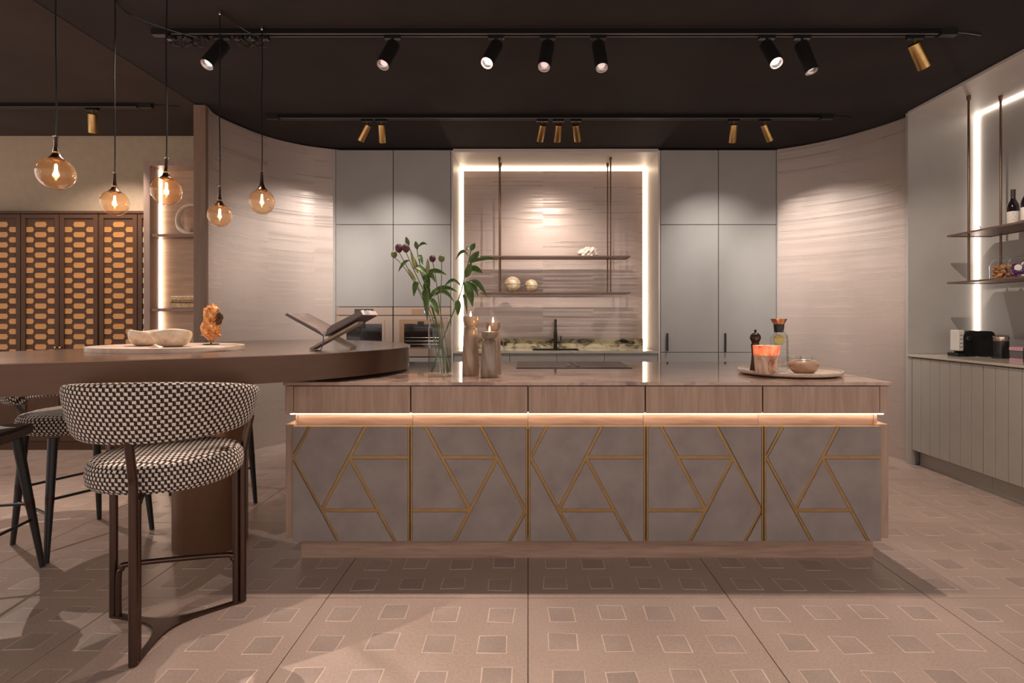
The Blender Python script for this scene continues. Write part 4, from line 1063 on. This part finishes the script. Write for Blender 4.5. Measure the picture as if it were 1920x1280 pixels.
# vase
VX, VY = -.497, 3.10
vz = thing('glass_vase', 'clear cylindrical glass vase half filled with water on the island', 'vase', (VX, VY, IT))
obj('glass', LT([(0, 0), (.058, 0), (.064, .006), (.065, .02), (.065, .262), (.060, .285), (.052, .300), (.051, .320), (.053, .324), (.050, .326), (.0485, .322)], (VX, VY, IT), 36), 'vase_glass', vz, True)
obj('thick_base', LT([(0, .0005), (.057, .0005), (.062, .008), (.0625, .018), (0, .0185)], (VX, VY, IT), 36), 'vase_glass', vz, True)
obj('water', LT([(.0632, .020), (.0632, .155), (0, .155)], (VX, VY, IT), 32), 'water', vz, True)
def leaf(bm, base, tip, w, droop=.02, twist=0., m=7):
    base, tip = Vector(base), Vector(tip); d = tip - base; ln = d.length; dn = d.normalized()
    view = Vector((math.sin(twist), -math.cos(twist), .35)).normalized()
    side = dn.cross(view).normalized(); up = side.cross(dn).normalized(); prev = None
    for i in range(m + 1):
        t = i / m; wd = 1.75 * w * (math.sin(math.pi * min(1, t * .96 + .02)) ** .8) * (1 - .25 * t)
        c = base + d * t + Vector((0, 0, droop * 4 * t * (1 - t))) + up * .004
        row = [bm.verts.new(c - side * wd + up * wd * .35), bm.verts.new(c), bm.verts.new(c + side * wd + up * wd * .35)]
        if prev:
            for k in range(2): bm.faces.new((prev[k], prev[k + 1], row[k + 1], row[k]))
        prev = row
    return bm
def flower_stem(label, path, leaves, buds, r0=.0046):
    """path: px,py,Y points from the base in the vase to the top"""
    P = smooth_path([at(*p) for p in path], 6)
    t = thing('lily_stem', label, 'flower', P[0], 'cut stems in the vase')
    obj('stem', TB(P, [r0 * (1 - .5 * i / len(P)) for i in range(len(P))], 7), 'stem_green', t, True)
    for (b, tp_, w, dr, tw) in leaves:
        obj('leaf', leaf(bmesh.new(), at(*b), at(*tp_), w, dr, tw), 'leaf_green', t, True)
    for (b, tp_, w) in buds:
        A, Bq = at(*b), at(*tp_)
        obj('bud', TB([A.lerp(Bq, k) for k in (0, .15, .4, .7, .92, 1)], [.004, w * .8, w, w * .8, w * .35, .001], 9), 'bud_pale', t, True)
Y0 = VY
flower_stem('leafy lily stem with pale buds leaning furthest left in the vase',
    [(842, 697, Y0 - .02), (832, 655, Y0), (815, 590, Y0 + .01), (798, 535, Y0), (782, 495, Y0 - .01), (770, 470, Y0), (763, 452, Y0)],
    [((766, 462, Y0), (761, 444, Y0), .008, .0, .2), ((770, 490, Y0), (747, 510, Y0 - .03), .007, .02, 0), ((783, 528, Y0), (776, 556, Y0 - .02), .011, .02, 0), ((797, 545, Y0), (802, 601, Y0 - .05), .013, .05, -.3),
     ((800, 560, Y0), (823, 592, Y0 - .04), .014, .02, .4), ((795, 530, Y0), (805, 556, Y0 + .04), .012, .01, 0), ((778, 500, Y0), (800, 515, Y0 - .05), .010, .01, .3), ((805, 562, Y0), (826, 545, Y0 + .03), .009, .02, 0)],
    [((779, 526, Y0), (763, 501, Y0 - .02), .010), ((784, 512, Y0), (773, 478, Y0 - .01), .010)])
flower_stem('leafy lily stem with an upright bud in the middle of the vase',
    [(833, 700, Y0 + .02), (828, 650, Y0 + .02), (812, 585, Y0 + .03), (800, 540, Y0 + .04), (790, 505, Y0 + .04), (783, 475, Y0 + .04), (781, 458, Y0 + .04)],
    [((783, 468, Y0 + .04), (779, 452, Y0 + .04), .008, 0, 0), ((784, 465, Y0 + .04), (802, 459, Y0 + .02), .006, .015, 0), ((782, 482, Y0 + .04), (793, 497, Y0), .009, .02, .2), ((795, 515, Y0 + .04), (838, 516, Y0 - .02), .010, .02, .2),
     ((800, 515, Y0 + .03), (817, 530, Y0 - .02), .010, .02, 0), ((790, 500, Y0 + .04), (806, 538, Y0 - .02), .014, .0, .2), ((806, 552, Y0 + .03), (858, 548, Y0 + .02), .010, .03, .2), ((812, 560, Y0 + .03), (852, 567, Y0 - .02), .010, .05, 0)],
    [((802, 514, Y0 + .01), (802, 484, Y0 + .0), .011), ((778, 505, Y0 + .03), (770, 470, Y0 + .03), .009)])
flower_stem('leafy lily stem leaning right in front of the light line',
    [(809, 697, Y0 - .01), (822, 660, Y0), (838, 615, Y0 - .02), (853, 578, Y0 - .03), (865, 545, Y0 - .04), (872, 515, Y0 - .05), (880, 485, Y0 - .05), (884, 464, Y0 - .05)],
    [((883, 470, Y0 - .05), (891, 456, Y0 - .05), .010, 0, 0), ((883, 468, Y0 - .05), (872, 472, Y0 - .08), .005, .015, 0), ((880, 484, Y0 - .05), (854, 488, Y0 - .08), .008, .04, .1), ((881, 494, Y0 - .05), (898, 471, Y0 - .03), .013, 0, .2),
     ((884, 493, Y0 - .05), (932, 488, Y0 - .06), .008, .015, 0), ((874, 520, Y0 - .05), (884, 492, Y0 - .08), .013, 0, .2), ((877, 506, Y0 - .05), (905, 512, Y0 - .07), .014, .01, .1), ((872, 528, Y0 - .05), (886, 575, Y0 - .10), .016, .02, .2),
     ((876, 528, Y0 - .05), (896, 555, Y0 - .02), .010, .03, 0), ((878, 528, Y0 - .05), (913, 556, Y0 - .06), .010, .03, 0), ((866, 540, Y0 - .04), (831, 540, Y0 - .08), .008, .04, 0), ((868, 553, Y0 - .04), (876, 590, Y0 - .02), .007, .04, 0),
     ((858, 563, Y0 - .03), (858, 592, Y0 - .06), .012, .01, .3)], [])
def allium(label, path, rx, rz, mat):
    P = smooth_path([at(*p) for p in path], 6); t = thing('allium', label, 'flower', P[0], 'round flower heads in the vase')
    obj('stem', TB(P, .0024, 6), 'stem_green', t, True)
    c_ = P[-1] + Vector((0, 0, rz * .8))
    obj('flower_head', blob(bmesh.new(), c_, 1, hash(label) % 97, .06, sx=rx, sy=rx, sz=rz, freq=9), mat, t, True)
allium('dark purple round flower head, left of the close pair', [(829, 699, Y0 + .03), (812, 600, Y0 + .03), (785, 540, Y0 + .02), (763, 500, Y0 - .01), (748, 472, Y0 - .02)], .021, .026, 'allium_purple')
allium('dark purple round flower head, right of the close pair', [(838, 699, Y0 + .01), (818, 600, Y0 + .01), (792, 540, Y0), (771, 495, Y0 - .02), (761, 472, Y0 - .03)], .020, .026, 'allium_purple')
allium('small green-tipped round flower head lowest and furthest left', [(822, 699, Y0 - .03), (810, 610, Y0 - .02), (785, 545, Y0 - .01), (757, 500, Y0), (739, 482, Y0)], .0175, .020, 'allium_green')
allium('round reddish flower head on a thin stem, centre left above the vase', [(845, 698, Y0), (836, 640, Y0), (825, 580, Y0 + .01), (817, 520, Y0), (811, 490, Y0)], .018, .021, 'allium_purple')
allium('round olive flower head on a straight stem above the vase', [(840, 699, Y0 - .02), (830, 640, Y0 - .03), (826, 580, Y0 - .03), (828, 520, Y0 - .03), (828, 490, Y0 - .03)], .0175, .021, 'allium_green')

# candle holders
def candle_holder(x, y, hgt, rb, mat, label):
    t = thing('candle_holder', label, 'candle holder', (x, y, IT), 'stone candle holders on the island')
    s = hgt
    body = [(0, 0), (rb * .97, 0), (rb, .004), (rb * .97, .3 * s), (rb * .89, .62 * s), (rb * .82, .765 * s), (rb * .73, .80 * s), (rb * .55, .822 * s), (rb * .50, .832 * s)]
    obj('body', LT(body + [(0, .832 * s)], (x, y, IT), 28), mat, t, True)
    cup = [(0, .8325 * s), (rb * .50, .8325 * s), (rb * .70, .85 * s), (rb * .86, .90 * s), (rb * .90, .955 * s), (rb * .89, s), (rb * .76, s), (rb * .62, .955 * s), (0, .95 * s)]
    obj('cup', LT(cup, (x, y, IT), 28), mat, t, True)
    fz = IT + .955 * s
    cd = thing('tealight', 'lit tealight in the cup of the ' + label.split(' standing')[0], 'candle', (x, y, fz + .0005), 'tealights in the stone holders')
    obj('wax', LT([(0, 0), (rb * .52, 0), (rb * .52, .010), (0, .009)], (x, y, fz + .0005), 20), 'wax', cd, True)
    obj('flame', LT([(0, .010), (.0035, .014), (.0052, .020), (.0038, .030), (.0012, .040), (0, .044)], (x, y, fz), 10), 'flame', cd, True)
    lamp_point(cd, (x, y, fz + .03), .35, AMBER, .008)
candle_holder(-.327, 3.13, .335, .048, 'candle_marble', 'tallest brown marble candle holder standing beside the vase')
candle_holder(-.213, 3.045, .250, .050, 'candle_marble_grey', 'shortest grey-brown marble candle holder standing in front')
candle_holder(-.205, 3.22, .300, .049, 'candle_marble', 'middle-height marble candle holder standing behind the short one')

# tray and its things
TX, TY = 1.515, 3.19
tr = thing('round_tray', 'round pale wood and stone tray at the right end of the island', 'tray', (TX, TY, IT))
obj('foot', LT([(0, 0), (.235, 0), (.245, .004), (.245, .008), (0, .008)], (TX, TY, IT), 48), 'bowl_stone', tr, True)
obj('dish', LT([(0, .0082), (.272, .0082), (.279, .013), (.280, .026), (.277, .029), (.270, .029), (.266, .020), (0, .018)], (TX, TY, IT), 56), 'tray_stone', tr, True)
TRZ = IT + .0185
mc = thing('marbled_candle', 'lit candle in a marbled glowing glass on the round tray', 'candle', (1.315, 3.03, TRZ))
obj('glass', LT([(0, 0), (.054, 0), (.057, .004), (.071, .152), (.0715, .156), (.068, .156), (.064, .10), (.0, .098)], (1.315, 3.03, TRZ), 32), 'marbled_glass', mc, True)
obj('wax', LT([(0, .0985), (.063, .0985), (.063, .106), (0, .105)], (1.315, 3.03, TRZ), 28), 'wax', mc, True)
obj('flame', LT([(0, .108), (.005, .114), (.007, .122), (.004, .134), (0, .145)], (1.315, 3.03, TRZ), 10), 'flame', mc, True)
lamp_point(mc, (1.315, 3.03, TRZ + .128), .16, (1.0, .78, .55), .01)
pm = thing('pepper_mill', 'dark wooden pepper mill behind the marbled candle', 'mill', (1.310, 3.165, TRZ))
obj('body', LT([(0, 0), (.030, 0), (.031, .01), (.024, .05), (.020, .10), (.024, .148), (.026, .155), (0, .155)], (1.310, 3.165, TRZ), 24), 'frame_brown', pm, True)
obj('head', LT([(0, .156), (.022, .156), (.020, .166), (.026, .178), (.031, .192), (.028, .208), (.018, .219), (.006, .222), (.005, .228), (.008, .232), (.006, .239), (0, .241)], (1.310, 3.165, TRZ), 24), 'ferrule', pm, True)
cf = thing('water_carafe', 'glass water carafe with copper funnel stopper and lemon', 'carafe', (1.452, 3.18, TRZ))
obj('glass', LT([(0, 0), (.048, 0), (.051, .006), (.051, .180), (.046, .208), (.034, .228), (.029, .236), (.027, .236), (.032, .226), (.0445, .206), (.049, .18), (.049, .010), (0, .008)], (1.452, 3.18, TRZ), 32), 'clear_glass', cf, True)
obj('water', LT([(0, .0085), (.048, .0105), (.048, .18), (.043, .203), (0, .203)], (1.452, 3.18, TRZ), 28), 'water', cf, True)
obj('stopper', LT([(0, .225), (.025, .225), (.030, .268), (0, .268)], (1.452, 3.18, TRZ), 24), 'black_plastic', cf, True)
obj('funnel', LT([(.026, .268), (.030, .272), (.046, .302), (.0445, .302), (.028, .273), (0, .270)], (1.452, 3.18, TRZ), 28), 'copper', cf, True)
for k, (dx, dy, dz, a) in enumerate(((-.012, -.015, .185, .4), (.016, .0, .178, -.5), (.0, .01, .165, 1.2))):
    obj('lemon_slice', LT([(0, -.003), (.026, -.003), (.027, 0), (.026, .003), (0, .003)], (1.452 + dx * .6, 3.18 + dy * .6, TRZ + dz), 16, rot=Matrix.Rotation(math.pi / 2 + a * .5, 3, 'X') @ Matrix.Rotation(a * .3, 3, 'Y')), 'lemon', cf, True)
def tumbler(x, y, label):
    t = thing('crystal_tumbler', label, 'glass', (x, y, TRZ), 'cut glass tumblers on the tray')
    bm = LT([(0, 0), (.030, 0), (.033, .006), (.036, .085), (.0335, .085), (.031, .012), (0, .010)], (x, y, TRZ), 20)
    obj('cup', bm, 'clear_glass', t)
    bm = bmesh.new()
    for row in range(5):
        for k in range(12):
            a = 2 * math.pi * (k + .5 * (row % 2)) / 12; z = .014 + row * .014; r_ = .0335 + z * .035
            m = Matrix.Translation(Vector((x + r_ * math.cos(a), y + r_ * math.sin(a), TRZ + z))) @ Matrix.Scale(.0055, 4)
            bmesh.ops.create_icosphere(bm, subdivisions=1, radius=1, matrix=m)
    obj('cut_studs', bm, 'cut_crystal', t)
tumbler(1.552, 3.20, 'cut glass tumbler next to the carafe on the round tray'); tumbler(1.635, 3.225, 'cut glass tumbler behind the small wooden bowl')
t = thing('small_bowl', 'small round brown stone bowl on the round tray', 'bowl', (1.515, 3.02, TRZ))
obj('bowl', LT([(0, 0), (.036, 0), (.050, .006), (.070, .026), (.078, .045), (.074, .062), (.062, .072), (.056, .071), (.062, .060), (.064, .046), (.05, .025), (0, .018)], (1.515, 3.02, TRZ), 36), 'bowl_stone', t, True)
obj('rim_band', LT([(.0565, .0715), (.060, .0745), (.0635, .0722)], (1.515, 3.02, TRZ), 36), 'tray_stone', t, True)

# ================================================================ LIGHTS
def track(x0, x1, y, label, cap0=True):
    t = thing('light_track', label, 'light track', ((x0 + x1) / 2, y, CEIL))
    obj('rail', BX(x0, x1, y - .018, y + .018, CEIL - .034, CEIL - .0005), 'track_black', t)
    bm = BX(x0 + .12, x1 - .12, y - .0195, y - .0182, CEIL - .0355, CEIL - .0325); box(bm, x0 + .12, x1 - .12, y - .0185, y - .0145, CEIL - .0365, CEIL - .0342); box(bm, x0 + .12, x1 - .12, y + .0145, y + .0185, CEIL - .0365, CEIL - .0342)
    obj('slot_edge', bm, 'track_edge', t)
    for a in (x0 - .004, x1 - .10): obj('end_feed', BX(a, a + .104, y - .020, y + .020, CEIL - .038, CEIL - .0005), 'black_metal', t)
    obj('feed_cable', TB(smooth_path([(x1 + .0, y, CEIL - .015), (x1 + .08, y + .02, CEIL - .008), (x1 + .2, y + .05, CEIL - .006)], 4), .004, 6), 'black_plastic', t)
    return t
track(-2.33, 2.66, 3.42, 'long black ceiling track above the island')
track(-2.31, 2.69, 4.86, 'long black ceiling track in front of the tall cabinets')
track(-4.95, -3.15, 4.60, 'short ceiling track over the lounge side on the left')

def spot(px, y, target, kind, label, power, size, lens='lamp_dim', col=WARM, rad=None, ln=None, blend=.6):
    x = (px - CX) / F * y; rad = rad or (.041 if kind == 'black' else .031); ln = ln or (.205 if kind == 'black' else .155)
    z = CEIL - .037
    t = thing('track_spot', label, 'spotlight', (x, y, CEIL - .036), 'track spotlights')
    obj('adaptor', BX(x - .05, x + .05, y - .016, y + .016, z - .022, z + .0, bev=.002), 'black_plastic', t)
    piv = Vector((x, y, z - .068)); tgt = Vector(target); d = (tgt - piv).normalized()
    obj('stem', TB([(x, y, z - .02), piv], .008, 8), 'black_metal' if kind == 'black' else 'brass', t)
    q = d.to_track_quat('Z', 'Y').to_matrix()
    st = piv - d * .02
    bodym = 'black_metal' if kind == 'black' else 'brass'
    hd = obj('head', LT([(0, 0), (rad * .94, 0), (rad, .006), (rad, ln), (rad * .94, ln), (rad * .92, ln - .028), (0, ln - .03)], st, 26, rot=q), bodym, t, True)
    obj('reflector', LT([(rad * .91, ln - .003), (rad * .84, ln - .018), (rad * .55, ln - .027)], st, 26, rot=q), 'reflector', hd, True)
    obj('lamp', LT([(0, ln - .022), (rad * .50, ln - .022), (rad * .55, ln - .0295)], st, 20, rot=q), lens, hd)
    if power: lamp_spot(t, st + d * (ln - .0205), tgt, power, size, col, blend, .006)
    return t
B = 'black cylinder spotlight '; G = 'brass cylinder spotlight '
spot(416, 3.42, (-2.7, 1.7, 0), 'black', B + 'glowing between the pendant cords at the left end of the track', 190, 104, 'lamp_on')
spot(736, 3.42, (-1.55, 1.75, 0), 'black', B + 'angled left, second from the left on the front track', 78, 84, blend=.8)
spot(930, 3.42, (-1.2, 1.5, 0), 'black', B + 'with bright lens pointing at the viewer, left of centre', 78, 92, 'lamp_on', blend=.9)
spot(1027, 3.42, (-.35, 2.0, 0), 'black', B + 'pointing down, left of the close middle pair', 48, 88, blend=.9)
spot(1122, 3.42, (.65, 2.1, 0), 'black', B + 'pointing down, right of the close middle pair', 40, 84, blend=.9)
spot(1438, 3.42, (1.75, 1.4, 0), 'black', B + 'with bright lens above the right end of the island', 50, 76, 'lamp_on', blend=.8)
spot(1504, 3.42, (2.35, 2.7, 0), 'black', B + 'with dim lens, rightmost black one on the track', 85, 84, blend=.8)
spot(1716, 3.42, (3.62, 3.95, 1.35), 'brass', G + 'on the front track aimed at the right counter', 75, 90, rad=.038, ln=.165)
spot(688, 4.86, (-2.46, 5.50, 1.38), 'brass', G + 'tilted left toward the left curved wall', 105, 84, blend=1.0, col=NEUT)
spot(715, 4.86, (-1.42, 5.80, 1.48), 'brass', G + 'pointing straight at the oven cabinets', 72, 86, blend=1.0, col=NEUT)
spot(1017, 4.86, (-.22, 6.38, 1.48), 'brass', G + 'leftmost of the three above the recess', 14, 66, blend=1.0)
spot(1047, 4.86, (.16, 6.38, 1.38), 'brass', G + 'with lit lens in the middle of the three above the recess', 92, 88, 'lamp_on', blend=1.0)
spot(1080, 4.86, (.80, 6.38, 1.48), 'brass', G + 'rightmost of the three above the recess', 12, 66, blend=1.0)
spot(1376, 4.86, (2.01, 5.80, 1.48), 'brass', G + 'pointing straight at the plain tall cabinets', 72, 86, blend=1.0, col=NEUT)
spot(1434, 4.86, (3.05, 5.45, 1.38), 'brass', G + 'tilted right toward the right curved wall', 105, 84, blend=1.0, col=NEUT)
spot(173, 4.60, (-4.1, 5.3, 1.1), 'brass', G + 'alone on the lounge track at the left', 95, 105, rad=.034)
spot(-70, 4.60, (-2.55, 2.5, 0), 'brass', G + 'added out of view on the lounge track to brighten the floor', 120, 78, rad=.034, blend=.9)  # unseen added lamp that lifts the floor around the table

def pendant(px, cap_y, gy0, gy1, y, w, hgt, tilt, label, cap_h, top=None):
    c_top = at(px, cap_y, y); zc = (at(px, gy0, y).z + at(px, gy1, y).z) / 2
    x = c_top.x
    t = thing('pendant_lamp', label, 'pendant lamp', (x, y, CEIL), 'amber glass pendant lamps over the table')
    zt = zc + hgt / 2 - .0075; ht = c_top.z - zt
    cord_pts = [(x, y, CEIL - .03), (x + .003, y, CEIL - .25), (x - .003, y + .002, (CEIL + c_top.z) / 2), (x + .002, y, c_top.z + .15), (x, y, c_top.z - .002)]
    obj('cord', TB(smooth_path(cord_pts, 5), .0032, 7), 'black_plastic', t, True)
    obj('ceiling_hook', LT([(0, 0), (.006, 0), (.009, .01), (.009, .0295), (0, .0295)], (x, y, CEIL - .03), 10), 'chrome', t, True)
    kk = w / .16
    obj('cap', LT([(0, ht), (.0075 * kk, ht), (.0075 * kk, ht * .98), (.009 * kk, ht * .55), (.013 * kk, ht * .30), (.022 * kk, ht * .12), (.036 * kk, 0), (.033 * kk, -.004), (0, .004)], (x, y, zt), 24), 'bronze_leg', t, True)
    obj('collar', LT([(0, ht), (.010, ht), (.010, ht + .004), (0, ht + .004)], (x, y, zt), 12), 'chrome', t, True)
    # hand-blown, slightly lopsided globe
    rot = Matrix.Rotation(tilt, 3, 'Y'); prof = []
    for i in range(21):
        a = math.pi * i / 20; prof.append((math.sin(a) * w / 2, -math.cos(a) * hgt / 2))
    prof[0] = (0, -hgt / 2); prof[-1] = (0, hgt / 2)
    gl_ = obj('glass_globe', LT(prof, (x + .0, y, zc), 36, rot=rot), 'amber_glass', t, True)
    bz_ = zc + hgt * .30; bl = hgt * .50
    obj('bulb', LT([(0, 0), (.009, .002), (.012, .012), (.012, bl), (.008, bl + .012), (0, bl + .014)], (x, y, bz_ - bl), 14), 'clear_glass', t, True)
    obj('socket', LT([(0, bl + .014), (.013, bl + .014), (.013, bl + .05), (0, bl + .05)], (x, y, bz_ - bl), 12), 'brass', t, True)
    obj('filament', LT([(0, .008), (.0055, .016), (.0062, bl * .5), (.0045, bl - .004), (0, bl)], (x, y, bz_ - bl), 10), 'filament', t, True)
    lamp_point(t, (x, y, bz_ - bl * .5), 2.2, (1., .55, .25), .012)
pendant(105, 257, 294, 356, 2.30, .136, .134, 0., 'amber pendant lamp with the widest globe, furthest left', .08)
pendant(215, 325, 354, 407, 2.90, .131, .134, 0., 'amber pendant lamp second from the left, in front of the honeycomb cabinets', .08)
pendant(312, 297, 331, 385, 2.60, .132, .136, 0., 'amber pendant lamp in front of the lit oak shelf', .08)
pendant(412, 350, 382, 426, 3.20, .131, .134, 0., 'amber pendant lamp hanging lowest, in front of the curved wall', .08)
pendant(491, 322, 353, 403, 3.37, .150, .156, 0., 'amber pendant lamp furthest right, in front of the curved wall', .08)

# adaptors and spare cable on the track at its left end
def adaptor(xs, label):
    c0 = sum(xs) / len(xs); t = thing('track_adaptor', label, 'adaptor', (c0, 3.42, CEIL - .036), 'pendant adaptors on the front track')
    for k, x in enumerate(xs):
        a = obj('clip', BX(x - .028, x + .028, 3.402, 3.438, CEIL - .064, CEIL - .0375, bev=.003), 'black_plastic', t)
        obj('lever', BX(x - .008, x + .008, 3.398, 3.4015, CEIL - .070, CEIL - .052), 'chrome', a)
    pts = []
    for k in range(60):
        a = k * .55; pts.append((xs[0] + (xs[-1] - xs[0]) * k / 59 + .02 * math.cos(a), 3.42 + .015 * math.sin(a * 1.3), CEIL - .085 + .018 * math.sin(a)))
    obj('cable_coil', TB(pts, .0032, 6), 'black_plastic', t, True)
adaptor([-2.22, -2.12, -2.02], 'row of black pendant adaptors with coiled cable at the left end of the track')
adaptor([-1.80, -1.72, -1.64], 'pair of black adaptors with coiled cable right of the glowing left spotlight')
def ceiling_cable(pts, label):
    tag(obj('ceiling_cable', TB(smooth_path([(x, y, CEIL - .006 - d) for x, y, d in pts], 6), .0045, 6), 'black_plastic', smooth=True, origin=(pts[0][0], pts[0][1], CEIL - .006)), label, 'cable')
ceiling_cable([(-2.18, 2.90, 0), (-2.30, 3.05, .0), (-2.33, 3.2, .012), (-2.2, 3.34, .03), (-2.05, 3.402, .05)], 'black cable slung along the ceiling to the left track end')
ceiling_cable([(-1.796, 3.20, 0), (-1.77, 3.30, .01), (-1.72, 3.38, .03), (-1.66, 3.400, .05)], 'short black cable from a pendant hook to the track')
